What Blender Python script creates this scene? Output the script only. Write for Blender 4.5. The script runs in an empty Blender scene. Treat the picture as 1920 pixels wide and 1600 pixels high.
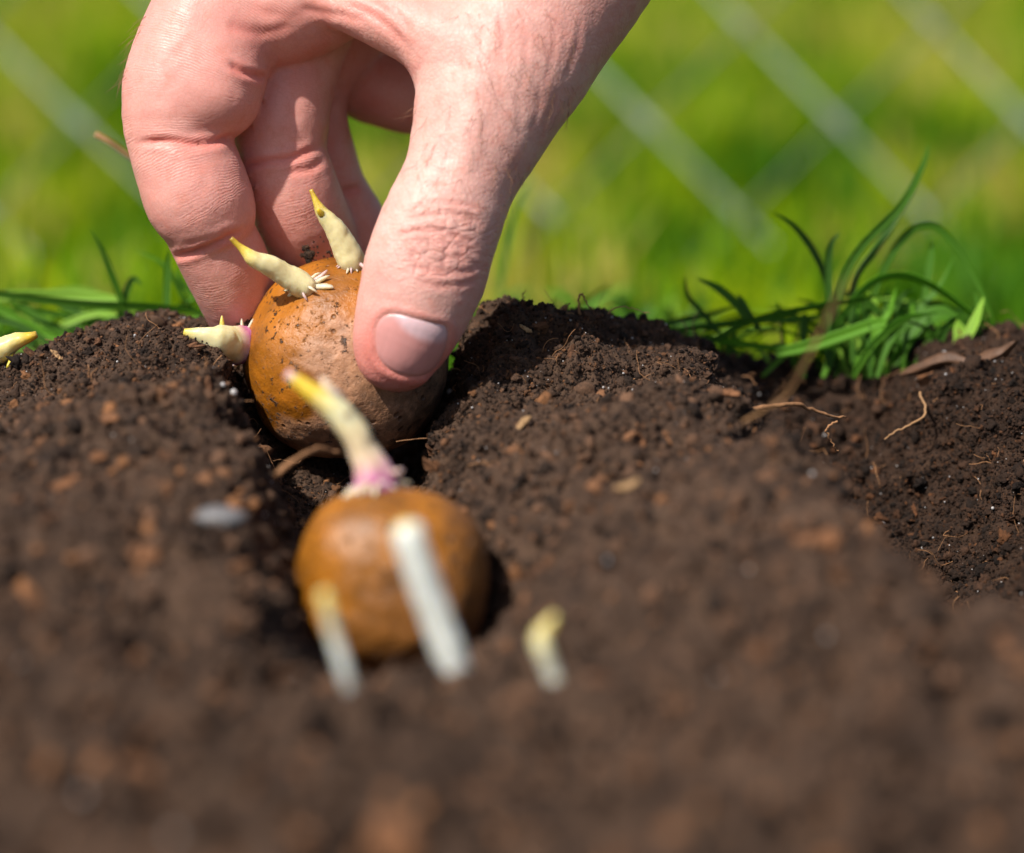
import bpy, math, random
import numpy as np

# ------------------------------------------------------------------ camera, world, sun, exposure
scene = bpy.context.scene
PITCH = math.radians(13.0)
D0 = 0.45                                   # metres from the lens to the hand
SPX = 36.0 / 92.6 / 1920.0                  # width of one photo pixel per metre of depth
CAM = np.array([0.0, -D0 * math.cos(PITCH), D0 * math.sin(PITCH)])
RIGHT = np.array([1.0, 0, 0])
UP = np.array([0, math.sin(PITCH), math.cos(PITCH)])
FWD = np.array([0, math.cos(PITCH), -math.sin(PITCH)])

cam_data = bpy.data.cameras.new("camera")
cam = bpy.data.objects.new("camera", cam_data)
scene.collection.objects.link(cam)
cam.location = CAM
cam.rotation_euler = (math.pi / 2 - PITCH, 0, 0)
cam_data.lens = 92.6
cam_data.sensor_width = 36.0
cam_data.sensor_fit = 'HORIZONTAL'
cam_data.clip_start = 0.005
cam_data.clip_end = 400
cam_data.dof.use_dof = True
cam_data.dof.focus_distance = 0.446
cam_data.dof.aperture_fstop = 7.6
scene.camera = cam

SUN_DIR = np.array([-0.44, -0.44, 0.78]); SUN_DIR /= np.linalg.norm(SUN_DIR)
world = bpy.data.worlds.new("World")
scene.world = world
world.use_nodes = True
wn = world.node_tree.nodes; wl = world.node_tree.links
bg = wn.get("Background") or wn.new("ShaderNodeBackground")
sky = wn.new("ShaderNodeTexSky")
sky.sky_type = 'NISHITA'
sky.sun_disc = False
sky.sun_elevation = math.asin(SUN_DIR[2])
sky.sun_rotation = math.atan2(SUN_DIR[0], SUN_DIR[1])
sky.air_density = 1.0; sky.dust_density = 2.0; sky.ozone_density = 1.0
wl.new(sky.outputs[0], bg.inputs[0])
bg.inputs[1].default_value = 0.08
sun_d = bpy.data.lights.new("sun", 'SUN')
sun_d.energy = 4.8
sun_d.angle = math.radians(1.2)
sun_d.color = (1.0, 0.95, 0.88)
sun = bpy.data.objects.new("sun", sun_d)
scene.collection.objects.link(sun)
from mathutils import Vector
sun.rotation_euler = Vector(-SUN_DIR).to_track_quat('-Z', 'Y').to_euler()
sun.location = (-2, -2, 3)
scene.view_settings.view_transform = 'Standard'
scene.view_settings.look = 'None'
scene.view_settings.gamma = 1
scene.view_settings.use_curve_mapping = False
scene.view_settings.exposure = 0.45

rng = np.random.default_rng(7)
random.seed(7)

# ------------------------------------------------------------------ helpers
def P(px, py, d):
    """world point seen at photo pixel (px, py), d metres in front of the lens"""
    px = np.asarray(px, float); py = np.asarray(py, float); d = np.asarray(d, float)
    s = SPX * d
    return (CAM + d[..., None] * FWD + ((px - 960) * s)[..., None] * RIGHT
            - ((py - 800) * s)[..., None] * UP)

def project(p):
    q = p - CAM
    d = q @ FWD
    return 960 + (q @ RIGHT) / (SPX * d), 800 - (q @ UP) / (SPX * d), d

def smooth01(a, b, x):
    t = np.clip((x - a) / (b - a), 0, 1)
    return t * t * (3 - 2 * t)

def _hash(ix, iy, iz, seed):
    h = (ix.astype(np.int64) * 374761393 + iy.astype(np.int64) * 668265263
         + iz.astype(np.int64) * 2147483647 + seed * 974634777) & 0xFFFFFFFF
    h = ((h ^ (h >> 13)) * 1274126177) & 0xFFFFFFFF
    h = ((h ^ (h >> 16)) * 2246822519) & 0xFFFFFFFF
    h = h ^ (h >> 15)
    return h.astype(np.float64) / 4294967295.0

def vnoise(p, seed=0):
    i = np.floor(p).astype(np.int64); f = p - i
    u = f * f * f * (f * (f * 6 - 15) + 10)
    r = 0
    for dx in (0, 1):
        wx = u[:, 0] if dx else 1 - u[:, 0]
        for dy in (0, 1):
            wy = u[:, 1] if dy else 1 - u[:, 1]
            for dz in (0, 1):
                wz = u[:, 2] if dz else 1 - u[:, 2]
                r = r + wx * wy * wz * _hash(i[:, 0] + dx, i[:, 1] + dy, i[:, 2] + dz, seed)
    return r * 2 - 1

def fbm(p, octaves=4, seed=0, gain=0.5):
    a = 1.0; r = 0; n = 0
    for o in range(octaves):
        r = r + a * vnoise(p * (2.03 ** o) + o * 17.3, seed + o); n += a; a *= gain
    return r / n

def worley(p, seed=0):
    i = np.floor(p).astype(np.int64)
    best = np.full(len(p), 9.0)
    for dx in (-1, 0, 1):
        for dy in (-1, 0, 1):
            for dz in (-1, 0, 1):
                c = i + np.array([dx, dy, dz])
                q = np.stack([_hash(c[:, 0], c[:, 1], c[:, 2], seed + k) for k in (1, 2, 3)], 1) + c
                best = np.minimum(best, ((q - p) ** 2).sum(1))
    return np.sqrt(best)

def new_mesh(name, v, f, smooth=True):
    """v: (n,3); f: (m,3) or (m,4) integer array"""
    me = bpy.data.meshes.new(name)
    v = np.asarray(v, np.float32); f = np.asarray(f, np.int32)
    k = f.shape[1]
    me.vertices.add(len(v)); me.vertices.foreach_set("co", v.ravel())
    me.loops.add(f.size); me.loops.foreach_set("vertex_index", f.ravel())
    me.polygons.add(len(f))
    me.polygons.foreach_set("loop_start", np.arange(len(f), dtype=np.int32) * k)
    me.polygons.foreach_set("loop_total", np.full(len(f), k, np.int32))
    me.update(calc_edges=True)
    me.polygons.foreach_set("use_smooth", np.full(len(f), smooth, bool))
    me.validate()
    return me

def set_attr(me, name, val):
    val = np.asarray(val, np.float32)
    if val.ndim == 1:
        a = me.attributes.new(name, 'FLOAT', 'POINT'); a.data.foreach_set("value", val)
    else:
        if val.shape[1] == 3: val = np.concatenate([val, np.ones((len(val), 1), np.float32)], 1)
        a = me.attributes.new(name, 'FLOAT_COLOR', 'POINT'); a.data.foreach_set("color", val.ravel())

def obj(name, v, f, mat, parent=None, origin=None, attrs=None, smooth=True, kind=None):
    v = np.asarray(v, float)
    o0 = v.mean(0) if origin is None else np.asarray(origin, float)
    me = new_mesh(name, v - o0, f, smooth)
    for k, a in (attrs or {}).items(): set_attr(me, k, a)
    me.materials.append(mat)
    o = bpy.data.objects.new(name, me)
    scene.collection.objects.link(o)
    if parent is not None:
        o.parent = parent
        pw = np.array(parent.location)
        q = parent.parent
        while q is not None:
            pw = pw + np.array(q.location); q = q.parent
        o.location = o0 - pw
    else:
        o.location = o0
    if kind: o["kind"] = kind
    return o

def tag(o, label, cat, group=None, kind=None):
    o["label"] = label
    if cat: o["category"] = cat
    if group: o["group"] = group
    if kind: o["kind"] = kind
    return o

def empty(name, loc):
    o = bpy.data.objects.new(name, None)
    o.empty_display_size = 0.01
    scene.collection.objects.link(o); o.location = loc
    return o

def spline(pts, n):
    """Catmull-Rom through rows of pts (any number of columns)"""
    pts = np.asarray(pts, float)
    ext = np.vstack([2 * pts[0] - pts[1], pts, 2 * pts[-1] - pts[-2]])
    m = len(pts) - 1
    t = np.linspace(0, m, n); i = np.minimum(t.astype(int), m - 1); u = (t - i)[:, None]
    a, b, c, d = ext[i], ext[i + 1], ext[i + 2], ext[i + 3]
    return 0.5 * (2 * b + (c - a) * u + (2 * a - 5 * b + 4 * c - d) * u ** 2 + (3 * b - a - 3 * c + d) * u ** 3)

def frames(c):
    t = np.gradient(c, axis=0); t /= np.linalg.norm(t, axis=1, keepdims=True) + 1e-12
    ref = np.array([0, 0, 1.0]) if abs(t[0][2]) < 0.9 else np.array([1.0, 0, 0])
    n = np.empty_like(c)
    u = np.cross(t[0], ref); u /= np.linalg.norm(u)
    for i in range(len(c)):
        u = u - t[i] * (u @ t[i]); u /= np.linalg.norm(u) + 1e-12
        n[i] = u
    return t, n, np.cross(t, n)

def tube(c, r, k=12, flat=1.0, caps=True):
    """tube along centres c with radii r; returns verts, quads, t-parameter"""
    c = np.asarray(c, float); r = np.asarray(r, float) * np.ones(len(c))
    t, n, b = frames(c)
    ang = np.linspace(0, 2 * np.pi, k, endpoint=False)
    v = (c[:, None] + r[:, None, None] * (np.cos(ang)[None, :, None] * n[:, None] + flat * np.sin(ang)[None, :, None] * b[:, None])).reshape(-1, 3)
    m = len(c)
    i, j = np.meshgrid(np.arange(m - 1), np.arange(k), indexing='ij')
    q = np.stack([i * k + j, i * k + (j + 1) % k, (i + 1) * k + (j + 1) % k, (i + 1) * k + j], -1).reshape(-1, 4)
    tt = np.repeat(np.linspace(0, 1, m), k)
    if caps:
        n0 = len(v)
        v = np.vstack([v, c[0], c[-1]])
        j = np.arange(k); j2 = (j + 1) % k
        e0 = np.stack([np.full(k, n0), j2, j, j], 1)   # degenerate quads are split below
        e1 = np.stack([np.full(k, n0 + 1), (m - 1) * k + j, (m - 1) * k + j2, (m - 1) * k + j2], 1)
        tri = np.vstack([e0[:, :3], e1[:, :3]])
        q3 = np.vstack([q[:, [0, 1, 2]], q[:, [0, 2, 3]], tri])
        return v, q3, np.concatenate([tt, [0, 1]])
    return v, np.vstack([q[:, [0, 1, 2]], q[:, [0, 2, 3]]]), tt

class Join:
    def __init__(s): s.v = []; s.f = []; s.a = []; s.n = 0
    def add(s, v, f, a=None):
        s.v.append(v); s.f.append(np.asarray(f) + s.n); s.n += len(v)
        if a is not None: s.a.append(a)
    def get(s): return np.vstack(s.v), np.vstack(s.f), (np.concatenate(s.a) if s.a else None)

# ------------------------------------------------------------------ materials
class M:
    def __init__(s, name):
        s.m = bpy.data.materials.new(name); s.m.use_nodes = True
        s.t = s.m.node_tree; s.b = s.t.nodes["Principled BSDF"]
    def n(s, typ, **kw):
        nd = s.t.nodes.new(typ)
        for k, v in kw.items():
            if k.startswith('_'): setattr(nd, k[1:], v)
            else: nd.inputs[k.replace('__', ' ')].default_value = v
        return nd
    def l(s, a, b): s.t.links.new(a, b)
    def attr(s, name): return s.n("ShaderNodeAttribute", _attribute_name=name)
    def noise(s, scale, detail=4, rough=0.55, vec=None, dist=0.0):
        nd = s.n("ShaderNodeTexNoise", Scale=scale, Detail=detail, Roughness=rough, Distortion=dist)
        s.l(vec if vec is not None else s.co(), nd.inputs["Vector"]); return nd.outputs["Fac"]
    def voro(s, scale, feature='F1', vec=None, out="Distance"):
        nd = s.n("ShaderNodeTexVoronoi", Scale=scale, _feature=feature)
        s.l(vec if vec is not None else s.co(), nd.inputs["Vector"]); return nd.outputs[out]
    def co(s):
        if not hasattr(s, '_co'): s._co = s.n("ShaderNodeTexCoord").outputs["Object"]
        return s._co
    def ramp(s, fac, stops):
        nd = s.n("ShaderNodeValToRGB"); cr = nd.color_ramp
        while len(cr.elements) < len(stops): cr.elements.new(0.5)
        for e, (p, c) in zip(cr.elements, stops):
            e.position = p; e.color = (*c, 1) if len(c) == 3 else c
        s.l(fac, nd.inputs[0]); return nd.outputs[0]
    def g(s, fac, a, b):
        nd = s.n("ShaderNodeMapRange", _interpolation_type='SMOOTHSTEP')
        nd.inputs[1].default_value = a; nd.inputs[2].default_value = b
        s.l(fac, nd.inputs[0]); return nd.outputs[0]
    def mix(s, fac, a, b, mode='MIX'):
        nd = s.n("ShaderNodeMix", _data_type='RGBA', _blend_type=mode)
        for sock, val in ((nd.inputs[0], fac), (nd.inputs[6], a), (nd.inputs[7], b)):
            if hasattr(val, 'is_output'): s.l(val, sock)
            elif isinstance(val, (int, float)): sock.default_value = val
            else: sock.default_value = (*val, 1)
        return nd.outputs[2]
    def math(s, op, a, b=None):
        nd = s.n("ShaderNodeMath", _operation=op)
        for sock, val in zip(nd.inputs, (a, b)):
            if val is None: continue
            if hasattr(val, 'is_output'): s.l(val, sock)
            else: sock.default_value = val
        return nd.outputs[0]
    def set(s, name, val):
        sock = s.b.inputs[name]
        if hasattr(val, 'is_output'): s.l(val, sock)
        elif isinstance(val, tuple) and len(val) == 3 and sock.type == 'RGBA': sock.default_value = (*val, 1)
        else: sock.default_value = val
        return s
    def bump(s, h, dist, strength=1.0, prev=None):
        nd = s.n("ShaderNodeBump", Strength=strength, Distance=dist)
        s.l(h, nd.inputs["Height"])
        if prev is not None: s.l(prev, nd.inputs["Normal"])
        return nd.outputs[0]

def mat_soil():
    m = M("soil_peat")
    n1 = m.noise(260, 6, 0.65); n2 = m.noise(1400, 4, 0.6); n3 = m.noise(75, 5, 0.65)
    base = m.ramp(n1, [(0.30, (0.019, 0.0108, 0.007)), (0.48, (0.056, 0.031, 0.019)), (0.64, (0.098, 0.056, 0.033)), (0.8, (0.20, 0.095, 0.046))])
    base = m.mix(m.math('MULTIPLY', m.g(m.noise(38, 5, 0.7), 0.50, 0.62), 0.5), base, (0.022, 0.013, 0.009))
    base = m.mix(m.g(n2, 0.60, 0.75), base, (0.10, 0.055, 0.030))
    base = m.mix(m.g(n3, 0.42, 0.66), base, m.mix(0.55, base, (0.140, 0.080, 0.049)))
    v = m.noise(3000, 2, 0.5)
    base = m.mix(m.g(v, 0.72, 0.76), base, (0.30, 0.27, 0.25))
    base = m.mix(m.attr("bank_dark").outputs["Fac"], base, m.mix(1.0, base, (0.55, 0.50, 0.46), 'MULTIPLY'))
    m.set("Base Color", base).set("Roughness", 0.85).set("Specular IOR Level", 0.25)
    b = m.bump(m.noise(900, 6, 0.7), 0.0012, 0.9)
    b = m.bump(m.noise(3500, 4, 0.6), 0.0003, 0.8, b)
    m.set("Normal", b)
    return m.m

def mat_crumb():
    m = M("soil_crumb")
    c = m.attr("tone").outputs["Color"]
    n = m.noise(1800, 5, 0.65)
    col = m.mix(1.0, c, m.ramp(n, [(0.3, (0.55, 0.55, 0.55)), (0.7, (1.4, 1.35, 1.3))]), 'MULTIPLY')
    m.set("Base Color", col).set("Roughness", 0.85).set("Specular IOR Level", 0.25)
    m.set("Normal", m.bump(m.noise(2600, 5, 0.7), 0.0004, 0.9))
    return m.m

def mat_simple(name, col, rough=0.6, spec=0.4, var=0.25, scale=200, bumpd=0.0002, trans=0.0, sss=0.0):
    m = M(name)
    n = m.noise(scale, 5, 0.6)
    a = tuple(x * (1 - var) for x in col); b = tuple(min(1, x * (1 + var)) for x in col)
    m.set("Base Color", m.ramp(n, [(0.3, a), (0.7, b)])).set("Roughness", rough).set("Specular IOR Level", spec)
    m.set("Normal", m.bump(m.noise(scale * 4, 4), bumpd, 0.6))
    if sss: m.set("Subsurface Weight", sss); m.b.inputs["Subsurface Radius"].default_value = (1, 0.7, 0.4); m.set("Subsurface Scale", 0.002)
    return m.m

def mat_grass(name, dark, light, attrname="tone", spec=0.35):
    m = M(name)
    a = m.attr(attrname).outputs["Color"]
    m.set("Base Color", a).set("Roughness", 0.55).set("Specular IOR Level", spec)
    tr = m.n("ShaderNodeBsdfTranslucent")
    m.l(m.mix(1.0, a, light, 'MULTIPLY'), tr.inputs[0])
    mx = m.n("ShaderNodeMixShader"); mx.inputs[0].default_value = dark
    out = m.t.nodes["Material Output"]
    m.l(m.b.outputs[0], mx.inputs[1]); m.l(tr.outputs[0], mx.inputs[2]); m.l(mx.outputs[0], out.inputs[0])
    return m.m

def mat_skin():
    m = M("skin")
    red = m.attr("red").outputs["Fac"]; along = m.attr("along").outputs["Fac"]; ridge = m.attr("ridge").outputs["Fac"]; kn = m.attr("knuckle").outputs["Fac"]
    nb = m.noise(110, 5, 0.62); nf = m.noise(500, 4, 0.6); nm = m.noise(1900, 2)
    pale = m.ramp(nb, [(0.28, (0.585, 0.300, 0.255)), (0.72, (0.72, 0.435, 0.37))])
    col = m.mix(red, pale, (0.64, 0.215, 0.175))
    col = m.mix(m.math('MULTIPLY', m.g(nf, 0.46, 0.75), 0.45), col, (0.62, 0.22, 0.16))
    vd = m.voro(1150, 'DISTANCE_TO_EDGE')
    col = m.mix(m.math('MULTIPLY', m.g(vd, 0.09, 0.0), 0.18), col, (0.42, 0.15, 0.10))
    m.set("Base Color", col)
    m.set("Roughness", m.ramp(nf, [(0.3, (0.42,) * 3), (0.7, (0.56,) * 3)])).set("Specular IOR Level", 0.42)
    m.set("Subsurface Weight", 0.30); m.b.inputs["Subsurface Radius"].default_value = (1.0, 0.32, 0.18)
    m.set("Subsurface Scale", 0.0018)
    # pores, friction ridges across the fingers, fine skin cells, long skin lines
    w = m.math('ADD', m.math('MULTIPLY', along, 2 * math.pi / 0.00045), m.math('MULTIPLY', m.noise(190, 4, 0.6), 22.0))
    s = m.math('MULTIPLY', m.math('SINE', w), m.math('MULTIPLY', ridge, m.g(m.noise(120, 3), 0.35, 0.65)))
    b = m.bump(nm, 0.00010, 0.35)
    b = m.bump(s, 0.000035, 0.40, b)
    b = m.bump(m.math('MULTIPLY', m.g(vd, 0.0, 0.22), m.math('SUBTRACT', 1.0, m.math('MULTIPLY', ridge, 0.75))), 0.00008, 0.4, b)
    mp = m.n("ShaderNodeMapping"); m.l(m.co(), mp.inputs[0])
    mp.inputs["Rotation"].default_value = (0, math.radians(-18), 0); mp.inputs["Scale"].default_value = (1.0, 1.0, 0.16)
    lines = m.noise(1500, 4, 0.65, mp.outputs[0], 0.6)
    b = m.bump(m.math('MULTIPLY', lines, m.math('SUBTRACT', 1.0, ridge)), 0.00025, 0.35, b)
    mp2 = m.n("ShaderNodeMapping"); m.l(m.co(), mp2.inputs[0])
    mp2.inputs["Rotation"].default_value = (0, math.radians(-18), 0); mp2.inputs["Scale"].default_value = (0.30, 0.6, 1.0)
    mp3 = m.n("ShaderNodeMapping"); m.l(m.co(), mp3.inputs[0]); mp3.inputs["Scale"].default_value = (0.7, 0.7, 1.2)
    kl = m.noise(750, 4, 0.7, mp2.outputs[0], 0.8)
    b = m.bump(m.math('MULTIPLY', m.g(kl, 0.40, 0.62), kn), 0.00045, 0.6, b)
    vk = m.voro(420, 'DISTANCE_TO_EDGE', mp3.outputs[0])
    b = m.bump(m.math('MULTIPLY', m.g(vk, 0.0, 0.14), kn), 0.00028, 0.6, b)
    m.set("Normal", b)
    return m.m

def mat_nail():
    m = M("nail")
    c = m.attr("tone").outputs["Color"]
    n = m.noise(60, 3)
    m.set("Base Color", m.mix(0.3, c, m.mix(1.0, c, m.ramp(n, [(0.3, (0.85, 0.8, 0.8)), (0.7, (1.1, 1.05, 1.05))]), 'MULTIPLY')))
    m.set("Roughness", 0.30).set("Specular IOR Level", 0.5)
    m.set("Subsurface Weight", 0.25); m.b.inputs["Subsurface Radius"].default_value = (1, 0.4, 0.3); m.set("Subsurface Scale", 0.001)
    u = m.attr("ridge").outputs["Fac"]
    m.set("Normal", m.bump(m.math('SINE', m.math('MULTIPLY', u, 140.0)), 0.00003, 0.25, m.bump(m.noise(300, 4), 0.0002, 0.25)))
    return m.m

def mat_potato(name, gold, tan):
    m = M(name)
    ta = m.attr("tan").outputs["Fac"]
    n1 = m.noise(90, 5, 0.6); n2 = m.noise(420, 5, 0.65)
    g1 = m.ramp(n1, [(0.3, tuple(x * 0.45 for x in gold)), (0.5, gold), (0.72, tuple(min(1, x * 1.35) for x in gold))])
    t1 = m.ramp(n2, [(0.3, tuple(x * 0.72 for x in tan)), (0.7, tuple(x * 1.2 for x in tan))])
    col = m.mix(ta, g1, t1)
    # lenticels and clinging dirt
    vd = m.voro(330); vs = m.noise(200, 3)
    pit = m.math('MULTIPLY', m.g(vd, 0.20, 0.08), m.g(m.noise(150, 2), 0.44, 0.52))
    col = m.mix(m.math('MULTIPLY', pit, 0.7), col, (0.10, 0.045, 0.02))
    dirt_shade = m.math('MULTIPLY', m.g(m.noise(750, 5, 0.7), 0.575, 0.64), m.g(m.noise(85, 3), 0.36, 0.54))
    col = m.mix(dirt_shade, col, (0.025, 0.014, 0.008))
    smear_shade = m.math('MULTIPLY', m.attr("dirt_shade").outputs["Fac"], m.g(m.noise(330, 5, 0.7), 0.36, 0.58))  # soil smear with shade painted in, darkening the lower right
    col = m.mix(m.math('MULTIPLY', smear_shade, 0.85), col, (0.050, 0.028, 0.016))
    fine = m.g(m.noise(1500, 3, 0.6), 0.56, 0.68)
    col = m.mix(m.math('MULTIPLY', fine, 0.35), col, (0.14, 0.06, 0.02))
    m.set("Base Color", col)
    m.set("Roughness", m.mix(ta, (0.44,) * 3, (0.52,) * 3)).set("Specular IOR Level", 0.45)
    m.set("Subsurface Weight", 0.12); m.b.inputs["Subsurface Radius"].default_value = (1, 0.5, 0.2); m.set("Subsurface Scale", 0.0015)
    b = m.bump(m.noise(200, 6, 0.68), 0.0012, 0.5)
    b = m.bump(m.math('MULTIPLY', n2, ta), 0.0006, 0.5, b)
    b = m.bump(m.math('SUBTRACT', dirt_shade, pit), 0.0004, 0.8, b)
    m.set("Normal", b)
    return m.m

def mat_sprout():
    m = M("sprout_flesh")
    c = m.attr("tone").outputs["Color"]
    n = m.noise(500, 4)
    m.set("Base Color", m.mix(1.0, c, m.ramp(n, [(0.3, (0.88, 0.86, 0.8)), (0.7, (1.08, 1.08, 1.08))]), 'MULTIPLY'))
    m.set("Roughness", 0.4).set("Specular IOR Level", 0.45)
    m.set("Subsurface Weight", 0.65); m.b.inputs["Subsurface Radius"].default_value = (1, 0.85, 0.5); m.set("Subsurface Scale", 0.0028)
    m.set("Normal", m.bump(m.noise(900, 4), 0.0002, 0.5))
    return m.m

def mat_lawn():
    m = M("lawn_earth")
    n = m.noise(9, 5); n2 = m.noise(120, 4)
    col = m.ramp(n, [(0.3, (0.10, 0.17, 0.008)), (0.5, (0.17, 0.22, 0.010)), (0.7, (0.24, 0.22, 0.05))])
    m.set("Base Color", m.mix(m.g(n2, 0.4, 0.7), col, (0.05, 0.075, 0.01))).set("Roughness", 0.9).set("Specular IOR Level", 0.1)
    m.set("Normal", m.bump(n2, 0.02, 0.8))
    return m.m

MAT_SOIL = mat_soil(); MAT_CRUMB = mat_crumb(); MAT_SKIN = mat_skin(); MAT_NAIL = mat_nail()
MAT_POT1 = mat_potato("potato_skin", (0.325, 0.108, 0.006), (0.40, 0.20, 0.105))
MAT_POT2 = mat_potato("potato_skin_amber", (0.29, 0.102, 0.005), (0.23, 0.085, 0.012))
MAT_SPROUT = mat_sprout(); MAT_LAWN = mat_lawn()
MAT_GRASS = mat_grass("grass_blade", 0.5, (1.3, 1.35, 0.6))
MAT_LAWNGRASS = mat_grass("lawn_blade", 0.45, (1.25, 1.3, 0.2), spec=0.10)
MAT_CHIP = mat_simple("bark_chip", (0.155, 0.068, 0.030), 0.75, 0.2, 0.45, 700)
MAT_PALECHIP = mat_simple("pale_wood", (0.30, 0.18, 0.085), 0.7, 0.2, 0.3, 700)
MAT_ROOT = mat_simple("dry_root", (0.26, 0.13, 0.06), 0.7, 0.2, 0.4, 900)
MAT_STRAW = mat_simple("straw", (0.30, 0.165, 0.075), 0.6, 0.3, 0.25, 500)
MAT_DRYLEAF = mat_simple("dry_leaf", (0.085, 0.042, 0.022), 0.6, 0.3, 0.4, 300)
MAT_STONE = mat_simple("grey_stone", (0.13, 0.125, 0.125), 0.5, 0.4, 0.2, 300)
MAT_GRIT = mat_simple("quartz_grit", (0.36, 0.34, 0.33), 0.3, 0.5, 0.25, 900)
MAT_WIRE = mat_simple("galvanised_lit", (0.36, 0.40, 0.37), 0.5, 0.5, 0.15, 60)  # lit copy of the wire, for strands meant to catch the sun
MAT_WIRE2 = mat_simple("galvanised_shaded", (0.10, 0.12, 0.09), 0.6, 0.3, 0.2, 60)  # shaded copy of the wire, dimness painted into its colour
MAT_HAIR = mat_simple("hair", (0.26, 0.13, 0.065), 0.5, 0.3, 0.2, 100)

# ------------------------------------------------------------------ soil bed
ctrl_px = [  # photo x, photo y, depth in metres
 (-60, 690, .47), (60, 680, .465), (150, 640, .47), (280, 598, .472), (380, 625, .468), (405, 672, .456), 
 (0, 800, .42), (200, 760, .425), (340, 720, .435), 
 (200, 900, .385), (400, 900, .39), 
 (0, 1000, .365), (250, 1050, .355), (450, 1060, .36), 
 (0, 1250, .325), (300, 1280, .322), (550, 1320, .325), (640, 1300, .345), (740, 1285, .350), (860, 1290, .346), (960, 1290, .345), (700, 1312, .330), (860, 1296, .331), (1040, 1318, .327), (600, 1330, .328),
 (0, 1560, .282), (400, 1560, .282), (800, 1560, .280), (1200, 1560, .281), (1600, 1560, .283), (1950, 1560, .285),
 (600, 900, .452), (700, 930, .446), (700, 1000, .430), (760, 1120, .405), (740, 1240, .385), (800, 900, .455), (640, 860, .470), (800, 820, .475),
 (1100, 588, .468), (980, 596, .468), (900, 618, .470), (878, 640, .466), (1190, 600, .470), 
 (1000, 760, .435), (1150, 740, .435), (1290, 720, .445), (1230, 650, .460),
 (1050, 900, .400), (1250, 880, .402), 
 (1100, 1100, .355), (1350, 1080, .355), 
 (1100, 1330, .318), (1400, 1320, .316), 
 (1330, 665, .495), (1450, 690, .498), (1600, 690, .498), (1700, 650, .492), (1800, 645, .485), (1920, 630, .482), (2050, 640, .480),
 (1470, 760, .490), (1610, 770, .486), (1640, 860, .476), (1700, 960, .463), (1780, 1080, .447), (1860, 1160, .430),
 (1750, 760, .466), (1900, 780, .458), (1900, 950, .440), (1900, 1080, .425), (2050, 900, .440),
]
ctrl = [P(*c) for c in ctrl_px]
ctrl = [tuple(c) for c in ctrl]
for (ex, ey, ed, dx, dz) in [(420, 705, .444, .006, .016), (438, 760, .425, .008, .022), (466, 860, .408, .010, .026), (484, 950, .393, .010, .026), (500, 1050, .376, .009, .021), (524, 1150, .359, .008, .012),
                             (1310, 690, .446, .011, .018), (1400, 762, .426, .012, .027), (1550, 885, .398, .012, .032), (1640, 1005, .374, .012, .030), (1740, 1110, .353, .011, .022), (1900, 1190, .339, .010, .010),
                             (868, 700, .455, -.006, .019), (846, 790, .440, -.006, .021), (820, 880, .426, -.007, .020), (862, 970, .408, -.006, .016), (932, 1070, .393, -.005, .010), (935, 1180, .376, -.004, .008)]:
    e = P(ex, ey, ed); ctrl += [tuple(e), (e[0] + dx, e[1] + .002, e[2] - dz)]
for x in (-0.5, -0.3, -0.16, -0.08, 0.0, 0.08, 0.16, 0.3, 0.5):
    ctrl += [(x, 0.12, -0.036), (x, 0.2, -0.055), (x, -0.24, -0.012), (x, -0.5, -0.02), (x, -0.9, -0.02)]
for x in (-0.45, -0.25, 0.25, 0.45):
    for y in (-0.15, -0.05, 0.03):
        ctrl.append((x, y, -0.002 + 0.008 * math.sin(x * 60)))
ctrl += [(-0.13, 0.02, -0.004), (-0.13, -0.04, -0.006), (-0.06, 0.075, -0.022), (0.02, 0.075, -0.02), (-0.13, 0.075, -0.024)]
ctrl = np.array(ctrl)
KEPS = 0.004
def kern(r2): return np.sqrt(r2 + KEPS ** 2)
A = kern(((ctrl[:, None, :2] - ctrl[None, :, :2]) ** 2).sum(-1))
A += 0.00012 * -np.eye(len(ctrl))            # slight smoothing
nC = len(ctrl)
B = np.zeros((nC + 1, nC + 1)); B[:nC, :nC] = A; B[nC, :nC] = 1; B[:nC, nC] = 1
W = np.linalg.solve(B, np.append(ctrl[:, 2], 0))
def base_h(x, y):
    out = np.empty(x.shape)
    for s in range(0, len(x), 40000):
        e = s + 40000
        r2 = (x[s:e, None] - ctrl[:, 0]) ** 2 + (y[s:e, None] - ctrl[:, 1]) ** 2
        out[s:e] = kern(r2) @ W[:nC] + W[nC]
    return out

def graded(lo, a, b, hi, step, n_out):
    mid = np.arange(a, b + step / 2, step)
    g = np.linspace(0, 1, n_out + 1)[1:] ** 2.2
    return np.concatenate([(a + (lo - a) * g)[::-1], mid, b + (hi - b) * g])
gx = graded(-0.6, -0.112, 0.122, 0.6, 0.00042, 60)
gy = graded(-1.1, -0.18, 0.085, 0.24, 0.00042, 50)
nx, ny = len(gx), len(gy)
X, Y = np.meshgrid(gx, gy, indexing='ij')
Z = base_h(X.ravel(), Y.ravel()).reshape(nx, ny)
dzx = np.gradient(Z, gx, axis=0); dzy = np.gradient(Z, gy, axis=1)
Nrm = np.stack([-dzx, -dzy, np.ones_like(Z)], -1); Nrm /= np.linalg.norm(Nrm, axis=-1, keepdims=True)
p0 = np.stack([X, Y, Z], -1).reshape(-1, 3)
disp = 0.0030 * fbm(p0 * 60, 3, 3) + 0.0034 * fbm(p0 * 180, 4, 11, 0.6)
rid = 1 - 2 * np.abs(fbm(p0 * 330, 3, 51))
disp += 0.0017 * (rid - 0.5) * smooth01(-0.4, 0.3, vnoise(p0 * 90, 31))
w1 = worley(p0 * 230 + 0.6 * np.stack([vnoise(p0 * 500, q) for q in (5, 6, 7)], 1), 21)
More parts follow.
